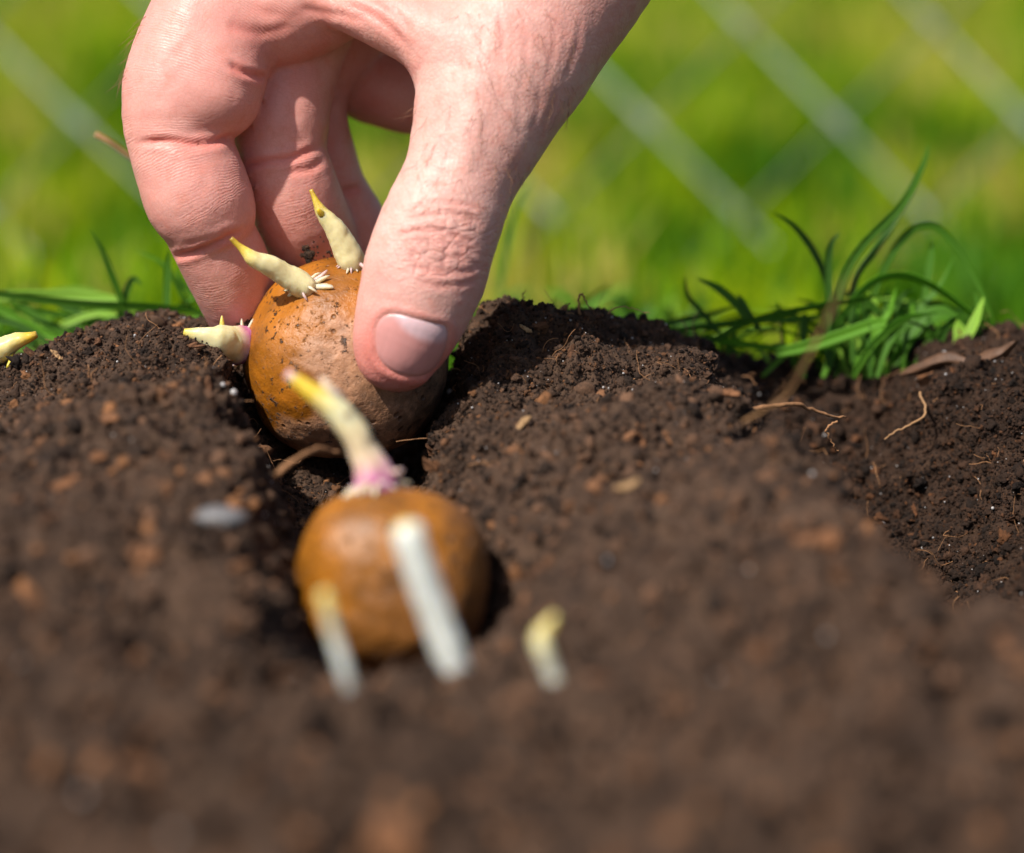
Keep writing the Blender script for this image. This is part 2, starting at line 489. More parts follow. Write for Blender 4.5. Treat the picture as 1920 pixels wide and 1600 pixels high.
disp += 0.0006 * (0.55 - np.clip(w1, 0, 0.9)) * smooth01(-0.2, 0.4, vnoise(p0 * 70, 32))
near_ = smooth01(-0.075, -0.125, p0[:, 1])
disp += near_ * 0.0085 * fbm(p0 * 110, 4, 71, 0.62)
disp += 0.0009 * fbm(p0 * 750, 3, 41, 0.65)
soil_v = p0 + Nrm.reshape(-1, 3) * disp[:, None]
i, j = np.meshgrid(np.arange(nx - 1), np.arange(ny - 1), indexing='ij')
soil_f = np.stack([i * ny + j, (i + 1) * ny + j, (i + 1) * ny + j + 1, i * ny + j + 1], -1).reshape(-1, 4)
def bank_dark_at(p):  # darker tone for soil and crumbs beyond the right ridge's crest line
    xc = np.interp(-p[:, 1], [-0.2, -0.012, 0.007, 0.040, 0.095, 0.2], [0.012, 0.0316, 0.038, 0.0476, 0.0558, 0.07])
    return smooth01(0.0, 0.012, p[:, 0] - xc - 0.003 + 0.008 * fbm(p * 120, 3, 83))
soil = obj("soil", soil_v, soil_f, MAT_SOIL, origin=(0, 0, 0), attrs={"bank_dark": bank_dark_at(soil_v)}, kind="structure")
tag(soil, "dark brown peaty soil heaped in ridges with furrows between", None)

# image-space lookup of the soil surface, used only to set things down on it
fa, fb, fc, fd = (soil_v[soil_f[:, k]] for k in range(4))
fcen = (fa + fb + fc + fd) / 4
fn = np.cross(fc - fa, fd - fb); farea = np.linalg.norm(fn, axis=1) / 2; fn /= (2 * farea[:, None] + 1e-15)
fpx, fpy, fdep = project(fcen)
def ground_at(px, py, w=9):
    """nearest soil point seen at a photo pixel, with its normal"""
    m = (np.abs(fpx - px) < w) & (np.abs(fpy - py) < w) & (fdep > 0.1)
    if not m.any(): return ground_at(px, py, w * 2)
    k = np.where(m)[0]; k = k[np.argmin(fdep[k])]
    return fcen[k], fn[k], fdep[k]

# ------------------------------------------------------------------ crumbs of soil, grit, fibres
def ico(sub):
    t = (1 + 5 ** 0.5) / 2
    v = np.array([(-1, t, 0), (1, t, 0), (-1, -t, 0), (1, -t, 0), (0, -1, t), (0, 1, t), (0, -1, -t), (0, 1, -t), (t, 0, -1), (t, 0, 1), (-t, 0, -1), (-t, 0, 1)], float)
    f = [(0, 11, 5), (0, 5, 1), (0, 1, 7), (0, 7, 10), (0, 10, 11), (1, 5, 9), (5, 11, 4), (11, 10, 2), (10, 7, 6), (7, 1, 8), (3, 9, 4), (3, 4, 2), (3, 2, 6), (3, 6, 8), (3, 8, 9), (4, 9, 5), (2, 4, 11), (6, 2, 10), (8, 6, 7), (9, 8, 1)]
    v = list(v / np.linalg.norm(v[0]))
    for _ in range(sub):
        cache = {}; nf = []
        def mid(a, b):
            k = (min(a, b), max(a, b))
            if k not in cache:
                q = (v[a] + v[b]); v.append(q / np.linalg.norm(q)); cache[k] = len(v) - 1
            return cache[k]
        for a, b, c in f:
            x, y, z = mid(a, b), mid(b, c), mid(c, a)
            nf += [(a, x, z), (b, y, x), (c, z, y), (x, y, z)]
        f = nf
    return np.array(v), np.array(f)

def rand_rot(n):
    q = rng.normal(size=(n, 4)); q /= np.linalg.norm(q, axis=1, keepdims=True)
    w, x, y, z = q.T
    return np.stack([1 - 2 * (y * y + z * z), 2 * (x * y - w * z), 2 * (x * z + w * y), 2 * (x * y + w * z), 1 - 2 * (x * x + z * z), 2 * (y * z - w * x), 2 * (x * z - w * y), 2 * (y * z + w * x), 1 - 2 * (x * x + y * y)], 1).reshape(n, 3, 3)

def scatter(weight, n):
    pr = weight / weight.sum()
    k = rng.choice(len(pr), n, p=pr)
    u, v = rng.random((2, n, 1))
    return (fa[k] * (1 - u) * (1 - v) + fb[k] * u * (1 - v) + fc[k] * u * v + fd[k] * (1 - u) * v), fn[k], fdep[k]

SOILTONES = np.array([(0.026, 0.015, 0.0095), (0.055, 0.031, 0.019), (0.090, 0.049, 0.029), (0.125, 0.066, 0.038), (0.17, 0.080, 0.038), (0.24, 0.108, 0.045)])
def crumbs(name, pos, nor, size, sub, rough, tones, tprob, sink=0.15, smooth=True, clod=False, stretch=1.0):
    tv, tf = ico(sub); n = len(pos); k = len(tv)
    size = np.minimum(size, 2.2 * np.median(size))
    R = rand_rot(n)
    sc = size[:, None] * rng.uniform(0.6, 1.25, (n, 3)) * np.array([stretch, 1, 1 / stretch ** 0.5])
    jit = 1 + rng.normal(0, rough, (n, k, 1))
    if clod:
        q = (tv[None] * 1.6 + rng.uniform(0, 90, (n, 1, 3))).reshape(-1, 3)
        jit = jit + 1.0 * fbm(q, 3, 8, 0.7).reshape(n, k, 1)
    v = tv[None] * np.clip(jit, 0.45, 1.7) * sc[:, None]
    v = np.einsum('nij,nkj->nki', R, v) + (pos + nor * (size * (0.5 - sink))[:, None])[:, None]
    f = tf[None] + (np.arange(n) * k)[:, None, None]
    t = tones[rng.choice(len(tones), n, p=tprob)] * rng.uniform(0.7, 1.3, (n, 1)) * (1 - bank_dark_at(pos)[:, None] * np.array((0.45, 0.50, 0.54)))
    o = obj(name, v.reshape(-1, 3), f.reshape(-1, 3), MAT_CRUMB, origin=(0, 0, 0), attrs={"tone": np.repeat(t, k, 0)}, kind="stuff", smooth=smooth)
    return o

inview = (fpx > -150) & (fpx < 2070) & (fpy > 500) & (fpy < 1750) & (fdep > 0.2) & (farea < 4e-6)
sharp = np.exp(-((fdep - 0.452) / 0.040) ** 2)
facing = np.clip((fn * (CAM - fcen)).sum(1) / fdep, 0.08, 1)
tp = [0.2, 0.3, 0.24, 0.14, 0.08, 0.04]
w = farea * inview * sharp * facing
SHARPTONES = SOILTONES * 0.68
pos, nor, dep = scatter(w, 64000)
o = crumbs("soil_crumbs", pos, nor, rng.lognormal(math.log(0.00017), 0.5, len(pos)), 0, 0.30, SHARPTONES, tp, smooth=False)
tag(o, "fine dark crumbs of loose soil over the ridges", None)
pos, nor, dep = scatter(w * (fbm(fcen * 160, 2, 61) > 0.05), 1300)
o = crumbs("soil_crumbs", pos, nor, rng.lognormal(math.log(0.00050), 0.4, len(pos)), 2, 0.10, SHARPTONES, tp, sink=0.45, clod=True)
tag(o, "coarse crumbs of soil on the ridge crests", None)
pos, nor, dep = scatter(farea * inview * (1 - sharp * 0.85), 15000)
o = crumbs("soil_crumbs", pos, nor, rng.lognormal(math.log(0.00060), 0.5, len(pos)), 1, 0.24, SOILTONES, tp, sink=0.3)
tag(o, "soft blurred lumps of soil in the foreground", None)

pos, nor, dep = scatter(farea * inview, 850)
o = crumbs("bark_flecks", pos, nor, rng.lognormal(math.log(0.00040), 0.7, len(pos)), 1, 0.30, np.array([(0.12, 0.056, 0.028), (0.16, 0.072, 0.032), (0.10, 0.062, 0.04), (0.020, 0.012, 0.009)]), [0.4, 0.15, 0.25, 0.2], sink=0.45, smooth=False, stretch=2.2)
tag(o, "small rusty flecks of bark mixed through the soil", None)

# quartz grit
pos, nor, dep = scatter(w, 520)
pos2, nor2, dep2 = scatter(farea * inview, 130)
tv, tf = ico(1); J = Join()
allp = np.vstack([pos, pos2]); alln = np.vstack([nor, nor2])
sz = np.concatenate([rng.lognormal(math.log(0.00011), 0.45, len(pos)), rng.lognormal(math.log(0.00022), 0.4, len(pos2))])
v = tv[None] * sz[:, None, None] + (allp + alln * (0.0003 + sz * 0.6)[:, None])[:, None]
f = tf[None] + (np.arange(len(allp)) * len(tv))[:, None, None]
o = obj("grit", v.reshape(-1, 3), f.reshape(-1, 3), MAT_GRIT, origin=(0, 0, 0), kind="stuff")
tag(o, "tiny pale grains of grit glinting in the soil", None)

# hair-thin root fibres
J = Join()
pos, nor, dep = scatter(w, 420)
pos2, nor2, _ = scatter(farea * inview, 160)
for p, n in list(zip(pos, nor)) + list(zip(pos2, nor2)):
    L = rng.uniform(0.002, 0.008); d = rng.normal(size=3); d -= n * (d @ n) * 0.8; d /= np.linalg.norm(d)
    q = [p - n * 0.0003]
    for _ in range(5):
        d = d + rng.normal(0, 0.45, 3); d /= np.linalg.norm(d)
        q.append(q[-1] + d * L / 5 + n * 0.00015)
    v, f, _t = tube(spline(q, 9), rng.uniform(0.00004, 0.00010), 4, caps=False)
    J.add(v, f)
v, f, _ = J.get()
o = obj("root_fibres", v, f, MAT_ROOT, origin=(0, 0, 0), kind="stuff")
tag(o, "hair-thin brown root fibres matted in the soil", None)

# ------------------------------------------------------------------ lawn beyond the bed
lx = np.linspace(-1, 1, 121); lx = np.sign(lx) * np.abs(lx) ** 3 * 80
ly = np.concatenate([np.linspace(-1, 1, 141)]); ly = np.sign(ly) * np.abs(ly) ** 3 * 80
LX, LY = np.meshgrid(lx, ly, indexing='ij')
def lawn_h(x, y):
    return -0.06 - 0.028 * smooth01(0.1, 0.5, y) + 0.012 * np.sin(x * 3.1 + y * 1.7) * smooth01(0.5, 2, np.abs(y)) - 0.03 * smooth01(0.3, 0.0, y)
LZ = lawn_h(LX, LY)
i, j = np.meshgrid(np.arange(120), np.arange(140), indexing='ij')
lf = np.stack([i * 141 + j, (i + 1) * 141 + j, (i + 1) * 141 + j + 1, i * 141 + j + 1], -1).reshape(-1, 4)
lawn = obj("lawn_ground", np.stack([LX, LY, LZ], -1).reshape(-1, 3), lf, MAT_LAWN, origin=(0, 0, 0), kind="structure")
tag(lawn, "green lawn ground stretching away behind the bed", None)

def blades(n, yr, hr, wr, spread, tones, seed, bend=0.6):
    g = np.random.default_rng(seed)
    y = yr[0] + (yr[1] - yr[0]) * g.random(n) ** 1.5
    x = (g.random(n) * 2 - 1) * (spread + 0.30 * (y + 0.42))
    base = np.stack([x, y, lawn_h(x, y)], 1)
    h = g.uniform(*hr, n); wd = g.uniform(*wr, n)
    az = g.random(n) * 2 * np.pi; lean = np.stack([np.cos(az), np.sin(az)], 1) * (g.random(n) ** 1.3 * bend)[:, None]
    fa_ = g.random(n) * np.pi
    side = np.stack([np.cos(fa_), np.sin(fa_), np.zeros(n)], 1)
    vs = []
    for t, wf in ((0, 0.8), (0.4, 1.0), (0.75, 0.7), (1.0, 0.05)):
        c = base.copy(); c[:, :2] += lean * (h * t ** 1.8)[:, None]; c[:, 2] += h * t * (1 - 0.35 * t * np.linalg.norm(lean, axis=1))
        vs += [c - side * (wd * wf / 2)[:, None], c + side * (wd * wf / 2)[:, None]]
    v = np.stack(vs, 1)
    f = np.array([(0, 1, 3, 2), (2, 3, 5, 4), (4, 5, 7, 6)])
    F = f[None] + (np.arange(n) * 8)[:, None, None]
    patch = fbm(np.stack([x * 14, y * 9, x * 0], 1), 3, 77)
    k = np.clip((patch * 1.5 + 0.46 + g.normal(0, 0.22, n)), 0, 0.999) * (len(tones) - 1)
    k0 = k.astype(int); fr = (k - k0)[:, None]
    col = tones[k0] * (1 - fr) + tones[k0 + 1] * fr
    return v.reshape(-1, 3), F.reshape(-1, 4), np.repeat(col, 8, 0)
LT = np.array([(0.060, 0.17, 0.008), (0.13, 0.27, 0.004), (0.24, 0.37, 0.003), (0.34, 0.41, 0.003), (0.44, 0.38, 0.09)])
v, f, c = blades(62000, (0.16, 5.0), (0.02, 0.060), (0.003, 0.008), 0.26, LT, 5, 1.3)
v2, f2, c2 = blades(1500, (0.14, 0.50), (0.035, 0.080), (0.002, 0.0045), 0.10, LT, 15, 0.8)
f = np.vstack([f, f2 + len(v)]); v = np.vstack([v, v2]); c = np.vstack([c, c2 * 1.0])
lg = obj("grass", v, f, MAT_LAWNGRASS, origin=(0, 0, 0), attrs={"tone": c}, kind="stuff")
tag(lg, "bright yellow-green lawn grass out of focus behind the bed", None)

# ------------------------------------------------------------------ wire mesh fence
FY = 0.53
def on_fence(px, py):
    dr = P(px, py, 1.0) - CAM
    return CAM + dr * ((FY - CAM[1]) / dr[1])
FA = on_fence(1395, 50); FH = (on_fence(1574, 50) - FA)[0]          # a crossing, and half a diamond
fence = empty("wire_fence", (0, FY, -0.09))
tag(fence, "blurred grey diamond wire mesh fence standing in the grass behind the bed", "fence")
ZLO, ZHI, XW = -0.095, 0.85, 0.62
def fence_strand(sg, off, rad):
    """one strand x = x0 - sg * (z - z0), softly twisted round its line, swelling into a knot at each crossing"""
    zs = np.arange(ZLO, ZHI, FH / 8)
    xs = FA[0] + off - sg * (zs - FA[2])
    m_ = np.abs(xs) < XW
    if m_.sum() < 6: return
    zs, xs = zs[m_], xs[m_]
    ph = (zs - FA[2]) / FH * np.pi
    c = np.stack([xs, FY + 0.0016 * np.cos(ph) * sg, zs], 1)
    knot = np.exp(-((((zs - FA[2]) / FH + 0.5) % 1 - 0.5) / 0.10) ** 2)
    v, f, _ = tube(c, rad * (1 + (0.8 * knot if sg > 0 else 0)), 6)
    obj("wire", v, f, MAT_WIRE if sg > 0 else MAT_WIRE2, fence)
for k in range(-26, 20):
    fence_strand(1, k * 2 * FH, 0.00105)
    fence_strand(-1, -k * 2 * FH, 0.0008)  # crossing set looks dimmer: shade put into its colour and thinner gauge

# ------------------------------------------------------------------ potatoes and sprouts
def sphere(nu, nv):
    th = np.linspace(0, np.pi, nv + 1); ph = np.linspace(0, 2 * np.pi, nu, endpoint=False)
    T, Ph = np.meshgrid(th[1:-1], ph, indexing='ij')
    v = np.stack([np.sin(T) * np.cos(Ph), np.sin(T) * np.sin(Ph), np.cos(T)], -1).reshape(-1, 3)
    v = np.vstack([v, (0, 0, 1), (0, 0, -1)])
    i, j = np.meshgrid(np.arange(nv - 2), np.arange(nu), indexing='ij')
    a = i * nu + j; b = i * nu + (j + 1) % nu
    q = np.stack([a, a + nu, b + nu, b], -1).reshape(-1, 4)
    tri = np.vstack([q[:, :3], q[:, [0, 2, 3]]])
    j = np.arange(nu); n0 = len(v) - 2
    top = np.stack([np.full(nu, n0), j, (j + 1) % nu], 1)
    last = (nv - 2) * nu
    bot = np.stack([np.full(nu, n0 + 1), last + (j + 1) % nu, last + j], 1)
    return v, np.vstack([tri, top, bot])

def potato(name, px, py, d, rx, ry, rz, seed, mat, label, sup=2.0, dimples=()):
    s = SPX * d; c = P(px, py, d)
    v, f = sphere(140, 100)
    e = (np.abs(v) ** sup).sum(1) ** (-1 / sup)
    u = v * e[:, None] if sup != 2.0 else v
    n = 1 + 0.036 * fbm(v * 1.7, 2, seed) + 0.014 * fbm(v * 5, 4, seed + 5)
    for (dv, wdt, dep_) in dimples:
        dv = np.array(dv, float); dv /= np.linalg.norm(dv)
        n = n - dep_ * np.exp(-((v - dv) ** 2).sum(1) / wdt ** 2)
    u = u * n[:, None]
    local = u[:, :1] * rx * s * RIGHT + u[:, 1:2] * rz * s * FWD + u[:, 2:] * ry * s * UP
    t = 0.62 * v[:, 0] - 0.55 * v[:, 2] - 0.15 * v[:, 1] + 0.5 * fbm(v * 2.2, 4, seed + 9)
    root = empty(name, c - np.array([0, 0, ry * s]))
    tag(root, label, "potato", "sprouting seed potatoes")
    dt = 0.55 * v[:, 0] - 0.75 * v[:, 2] + 0.35 * fbm(v * 3, 4, seed + 14)  # lower-right mask for soil smear and painted shade together
    obj("tuber", c + local, f, mat, root, attrs={"tan": smooth01(-0.02, 0.22, t), "dirt_shade": smooth01(0.25, 0.95, dt)})
    return root, c

CREAM = np.array((0.66, 0.60, 0.34)); YEL = np.array((0.62, 0.44, 0.035)); PINK = np.array((0.55, 0.22, 0.36)); TIPB = np.array((0.36, 0.22, 0.03)); WHITE = np.array((0.58, 0.60, 0.57)); MAG = np.array((0.42, 0.05, 0.26))
def sprout(parent, pts, stops, nubs=0, nub_len=14, name="sprout", kseg=16, wob=0.09, seed=1, label=None, cat=None, spurs=(), rib=0.03):
    """pts rows: px, py, d, r(px) from base to tip; stops: (t, colour)"""
    sp = spline(np.array(pts, float), 44)
    c = P(sp[:, 0], sp[:, 1], sp[:, 2]); r = np.maximum(sp[:, 3], 1.2) * SPX * sp[:, 2]
    v, f, t = tube(c, r, kseg)
    cn = np.vstack([np.repeat(c, kseg, 0), c[0], c[-1]])
    th_ = np.concatenate([np.tile(np.arange(kseg) * 2 * np.pi / kseg, 44), [0, 0]])
    v = cn + (v - cn) * (1 + rib * np.cos(3 * th_ + 0.7))[:, None]
    v = cn + (v - cn) * (1 + wob * 2.0 * fbm(v * 330, 2, seed) + 0.09 * fbm(v * 1100, 3, seed + 1))[:, None]
    xs = [s[0] for s in stops]; cs = np.array([s[1] for s in stops])
    tn = np.clip(t + 0.05 * fbm(v * 500, 2, seed + 3), 0, 1)
    col = np.stack([np.interp(tn, xs, cs[:, k]) for k in range(3)], 1)
    col = col * (1 + 4 * rib * np.cos(6 * th_ + 1.1) * smooth01(-0.3, 0.4, vnoise(v * 260, seed + 8)))[:, None]
    J = Join(); J.add(v, f, col)
    for a, b, rr, cc in spurs:        # leaf scales / side tips: start t, end (px, py, d)
        k = int(a * 43); e = P(*b)
        m_ = (c[k] + e) / 2 + (rng.normal(0, 0.0003, 3))
        q = spline(np.array([c[k], m_, e]), 9)
        rad = rr * SPX * b[2] * np.array([1, 1, .95, .9, .82, .7, .55, .38, .12])
        v2, f2, t2 = tube(q, rad, 8); J.add(v2, f2, np.tile(cc, (len(v2), 1)))
    v, f, col = J.get()
    o = obj(name, v, f, MAT_SPROUT, parent, origin=c[0], attrs={"tone": col})
    if nubs:
        t_, n_, b_ = frames(c); J = Join(); g = np.random.default_rng(seed)
        ax = c[4] - c[0]; ax /= np.linalg.norm(ax)
        for k in range(nubs):
            a = 2 * np.pi * (k + g.uniform(-.3, .3)) / nubs
            i0 = int(g.integers(2, 8))
            dr = math.cos(a) * n_[i0] + math.sin(a) * b_[i0]
            L = nub_len * SPX * pts[0][2] * g.uniform(0.45, 1.4)
            st = c[i0] + dr * r[i0] * 0.8
            q = np.array([st, st + dr * L * 0.6 - ax * L * 0.15, st + dr * L * 1.1 - ax * L * g.uniform(0.1, 0.8)])
            rr = 0.165 * L * np.array([1.1, 1, 0.9, 0.7, 0.2])
            v2, f2, _ = tube(spline(q, 5), rr, 7)
            cc = CREAM * 0.6 + np.array((0.62, 0.42, 0.36)) * 0.4 if g.random() < 0.6 else np.array((0.58, 0.38, 0.36))
            J.add(v2, f2, np.tile(cc * g.uniform(0.85, 1.1), (len(v2), 1)))
        v2, f2, c2 = J.get()
        if parent is None or True:
            obj("root_nub", v2, f2, MAT_SPROUT, o, attrs={"tone": c2}, kind="stuff")
    if cat: tag(o, label, cat)
    elif label: o["label"] = label
    return o

DP = 0.4555
p1, p1c = potato("potato", 650, 673, DP, 190, 190, 184, 3, MAT_POT1, "golden brown sprouting potato pinched between thumb and fingers", 2.12,
                 [((-0.42, -0.58, 0.70), 0.22, 0.05), ((0.03, -0.25, 0.97), 0.2, 0.04)])
def on_p1(px, py):                       # depth of the potato's near side at a pixel
    q = 1 - ((px - 652) / 186) ** 2 - ((py - 672) / 190) ** 2
    return DP - 184 * SPX * DP * math.sqrt(max(q, 0.0))
d = on_p1(578, 545)
sprout(p1, [(586, 552, d + .0006, 19), (566, 535, d - .001, 26), (535, 516, d - .0025, 22), (500, 497, d - .004, 20), (472, 482, d - .005, 15), (452, 465, d - .0055, 7), (433, 447, d - .006, 4)],
       [(0, CREAM * .9 + PINK * .08), (0.2, CREAM), (0.6, CREAM), (0.8, YEL * .9 + CREAM * .15), (0.9, YEL * 0.8), (1, TIPB * .7)], nubs=20, nub_len=27, seed=4, label="stubby pale sprout with yellow tip leaning left",
       spurs=[(0.12, (533, 545, d - .003), 6, CREAM)])
d = on_p1(660, 500)
sprout(p1, [(666, 512, d + .0004, 24), (660, 486, d - .001, 26), (645, 455, d - .002, 24), (628, 428, d - .003, 20), (607, 402, d - .0035, 14), (594, 380, d - .004, 7), (583, 356, d - .004, 4)],
       [(0, CREAM * .85 + PINK * .1), (0.2, CREAM), (0.55, CREAM), (0.75, YEL * .7 + CREAM * .35), (0.88, YEL * 0.8), (1, TIPB)], nubs=18, nub_len=24, seed=9, label="upright pale sprout beside the thumb",
       spurs=[(0.62, (596, 392, d - .0055), 8, YEL * .8)])
dC = DP - 0.002
sprout(p1, [(474, 646, dC, 30), (452, 646, dC - .003, 36), (425, 643, dC - .006, 34), (398, 638, dC - .009, 26), (370, 628, dC - .010, 15), (345, 622, dC - .010, 6)],
       [(0, CREAM * .8 + PINK * .15), (0.12, PINK), (0.24, MAG * .5 + PINK * .5), (0.36, CREAM), (0.8, CREAM), (1, YEL)], nubs=16, nub_len=24, seed=15, wob=0.12, label="thick side sprout with magenta ring lying in the soil",
       spurs=[(0.5, (416, 592, dC - .007), 8, YEL * .75 + CREAM * .2)])
# dirt clinging to the potato
J = Join(); tv, tf = ico(1)
for (px, py, n, spread, sz) in [(466, 592, 70, 16, 6.0), (580, 482, 30, 7, 4.5), (574, 474, 18, 6, 3.2), (600, 486, 26, 26, 2.2), (592, 556, 50, 13, 3.2), (508, 668, 16, 16, 2.0), (620, 500, 18, 16, 2.2), (468, 560, 16, 10, 3.0), (462, 612, 24, 9, 4.0)]:
    for _ in range(n):
        qx, qy = px + rng.normal(0, spread * .6), py + rng.normal(0, spread)
        v = tv * (1 + rng.normal(0, .2, (len(tv), 1))) * sz * SPX * DP * rng.uniform(.5, 1.3) + P(qx, qy, on_p1(qx, qy))
        J.add(v, tf, np.tile(SHARPTONES[rng.integers(0, 3)], (len(v), 1)))
v, f, c = J.get()
obj("clinging_soil", v, f, MAT_CRUMB, p1, attrs={"tone": c}, kind="stuff")

D2 = 0.386
p2, p2c = potato("potato", 738, 1090, D2, 181, 176, 170, 23, MAT_POT2, "blurred amber potato low in the furrow in front of the hand", 2.5,
                 [((0.6, -0.7, 0.3), 0.3, 0.03)])
d = D2 - 0.0015
sprout(p2, [(708, 930, d, 42), (703, 896, d, 38), (684, 850, d - .0005, 29), (657, 800, d - .001, 26), (622, 762, d - .001, 24), (584, 735, d - .001, 18), (557, 715, d - .001, 13), (537, 700, d - .001, 9)],
       [(0, MAG * .5 + PINK * .5), (0.14, PINK * .8 + MAG * .15), (0.30, CREAM * .75 + PINK * .25), (0.55, CREAM), (0.72, YEL), (0.88, YEL * 1.05), (0.94, PINK * .5 + CREAM * .5), (1, PINK * .8 + CREAM * .2)], nubs=26, nub_len=30, seed=31, label="tall yellow sprout with pink base and pink tip",
       spurs=[(0.50, (604, 708, d - .001), 20, PINK * .35 + CREAM * .65), (0.45, (652, 770, d - .003), 13, PINK * .3 + YEL * .7)])

# potato out of the frame at the left: only its sprouts reach into view
p3, p3c = potato("potato", -120, 720, 0.452, 110, 105, 105, 43, MAT_POT2, "potato at the left frame edge, of which a yellow sprout reaches into view")
sprout(p3, [(-60, 690, .450, 34), (-10, 664, .449, 26), (25, 643, .448, 18), (50, 634, .448, 11), (69, 627, .448, 6)],
       [(0, CREAM), (0.5, CREAM * .7 + YEL * .4), (0.8, YEL), (1, TIPB)], nubs=6, nub_len=14, seed=51, label="yellow sprout tip",
       spurs=[(0.42, (12, 690, .447), 7, YEL)])

# sprouts standing in the foreground soil
def lone(pts, stops, label, seed, wob=0.05):
    sprout(None, pts, stops, seed=seed, label=label, cat="sprout", name="potato_sprout", wob=wob, rib=0.07)["group"] = "sprouts standing in the foreground soil"
lone([(900, 1410, .336, 31), (882, 1350, .335, 31), (862, 1280, .334, 31), (832, 1190, .333, 31), (802, 1105, .332, 31), (775, 1030, .331, 31), (765, 1000, .331, 31), (758, 985, .331, 22), (755, 977, .331, 8)],
     [(0, YEL * .5 + WHITE * .4), (0.16, WHITE), (0.6, WHITE * 1.05), (0.8, WHITE), (0.9, CREAM), (1, YEL)], "thick white sprout with blunt yellow tip in front of the amber potato", 61)
lone([(711, 1454, .328, 15), (690, 1389, .326, 19), (666, 1319, .325, 13), (646, 1254, .324, 13), (628, 1194, .324, 13), (616, 1144, .323, 13), (609, 1116, .323, 13), (606, 1106, .323, 5)],
     [(0, WHITE * .9), (0.5, WHITE * .9), (0.68, CREAM * .6 + WHITE * .4), (0.78, YEL * .5 + CREAM * .5), (1, YEL * .6 + CREAM * .4)], "slim white sprout with pale yellow tip left of the thick white sprout", 62)
lone([(1090, 1450, .334, 10), (1070, 1380, .333, 14), (1054, 1326, .331, 15), (1038, 1270, .331, 16), (1020, 1222, .330, 17), (1014, 1196, .330, 16), (1026, 1175, .330, 12), (1042, 1152, .330, 5)],
     [(0, WHITE * .9), (0.5, CREAM * .3 + WHITE * .7), (0.68, CREAM), (0.8, YEL * .55 + CREAM * .4), (1, YEL * .6 + CREAM * .4)], "short crooked sprout with yellow hooked tip at the right of the furrow", 63)

# ------------------------------------------------------------------ the hand
def cpt(rows):
    """rows: px, py, depth offset (photo px), r(px) -> camera-space centres (right, up, fwd) and radii in metres"""
    a = np.array(rows, float)
    d = D0 + a[:, 2] * SPX * D0
    s = SPX * d
    return np.stack([(a[:, 0] - 960) * s, -(a[:, 1] - 800) * s, d], 1), a[:, 3] * s
U = SPX * D0
class Chain:
    def __init__(s, rows, kz=1.0, sub=4):
        a = np.array(rows, float)
        if sub > 1 and len(a) > 2: a = spline(a, (len(a) - 1) * sub + 1)
        s.c, s.r = cpt(a); s.kz = kz
        s.lo = (s.c - s.r[:, None]).min(0) - 60 * U; s.hi = (s.c + s.r[:, None]).max(0) + 60 * U
        s.len = np.concatenate([[0], np.cumsum(np.linalg.norm(np.diff(s.c, axis=0), axis=1))])
    def __call__(s, p):
        out = np.full(len(p), 1.0)
        m = ((p > s.lo) & (p < s.hi)).all(1)
        q = p[m]
        if not len(q): return out
        k = np.array([1, 1, 1 / s.kz]); q = q * k; c = s.c * k
        best = np.full(len(q), 1.0)
        for i in range(len(c) - 1):
            a = c[i]; ab = c[i + 1] - a
            t = np.clip((q - a) @ ab / (ab @ ab), 0, 1)
            dd = np.linalg.norm(q - a - t[:, None] * ab, axis=1) - (s.r[i] + t * (s.r[i + 1] - s.r[i]))
            best = np.minimum(best, dd)
        out[m] = best
        return out
    def along(s, p):
        best = np.full(len(p), 9.0); L = np.zeros(len(p))
        for i in range(len(s.c) - 1):
            a = s.c[i]; ab = s.c[i + 1] - a
            t = np.clip((p - a) @ ab / (ab @ ab), 0, 1)
            dd = np.linalg.norm(p - a - t[:, None] * ab, axis=1)
            u = dd < best; best[u] = dd[u]; L[u] = (s.len[i] + t * (s.len[i + 1] - s.len[i]))[u]
        return L
def smin(a, b, k):
    h = np.maximum(k - np.abs(a - b), 0) / k
    return np.minimum(a, b) - h * h * k * 0.25

thumb = Chain([(746, 654, -160, 82), (756, 625, -164, 94), (772, 585, -168, 105), (797, 510, -170, 116), (822, 432, -165, 114), (860, 340, -150, 108), (891, 262, -135, 121), (918, 190, -115, 138), (965, 100, -90, 154), (1000, 20, -60, 168), (1062, -90, -30, 182), (1150, -250, 20, 196)], 0.86)
index_prox = Chain([(520, -150, 70, 118), (440, -30, 45, 118), (380, 70, 22, 116), (342, 160, 8, 110), (335, 200, 4, 106)], 1.0)
index_pulp = Chain([(430, 60, 15, 96), (410, 135, -12, 92), (399, 174, -16, 92)], 1.0)
index_mid = Chain([(333, 225, 4, 104), (334, 266, 4, 95), (350, 310, 2, 99), (371, 368, 4, 101), (388, 398, 10, 92)], 1.0)
index_tip = Chain([(392, 432, 30, 82), (420, 490, 60, 82), (445, 545, 100, 78), (463, 595, 150, 70)], 1.0)
index_base = Chain([(470, 30, 40, 112), (560, 0, 30, 112), (640, -45, 30, 112)], 1.0)
web = Chain([(545, -52, 5, 60), (600, -18, -30, 54), (660, 12, -60, 52), (720, 38, -85, 56), (790, 60, -100, 70), (850, 90, -110, 90)], 1.0)
mid_prox = Chain([(640, -150, 190, 110), (590, -20, 160, 104), (550, 90, 130, 96), (528, 190, 112, 92), (525, 225, 110, 90)], 1.0)
mid_mid = Chain([(524, 225, 112, 88), (528, 290, 112, 86), (545, 350, 122, 88), (565, 405, 150, 88), (580, 440, 180, 84)], 1.0)
mid_tip = Chain([(580, 440, 185, 84), (605, 505, 240, 80), (630, 560, 300, 70)], 1.0)
ring_prox = Chain([(760, -130, 290, 105), (660, 20, 270, 96), (585, 140, 245, 84), (566, 200, 235, 82)], 1.0)
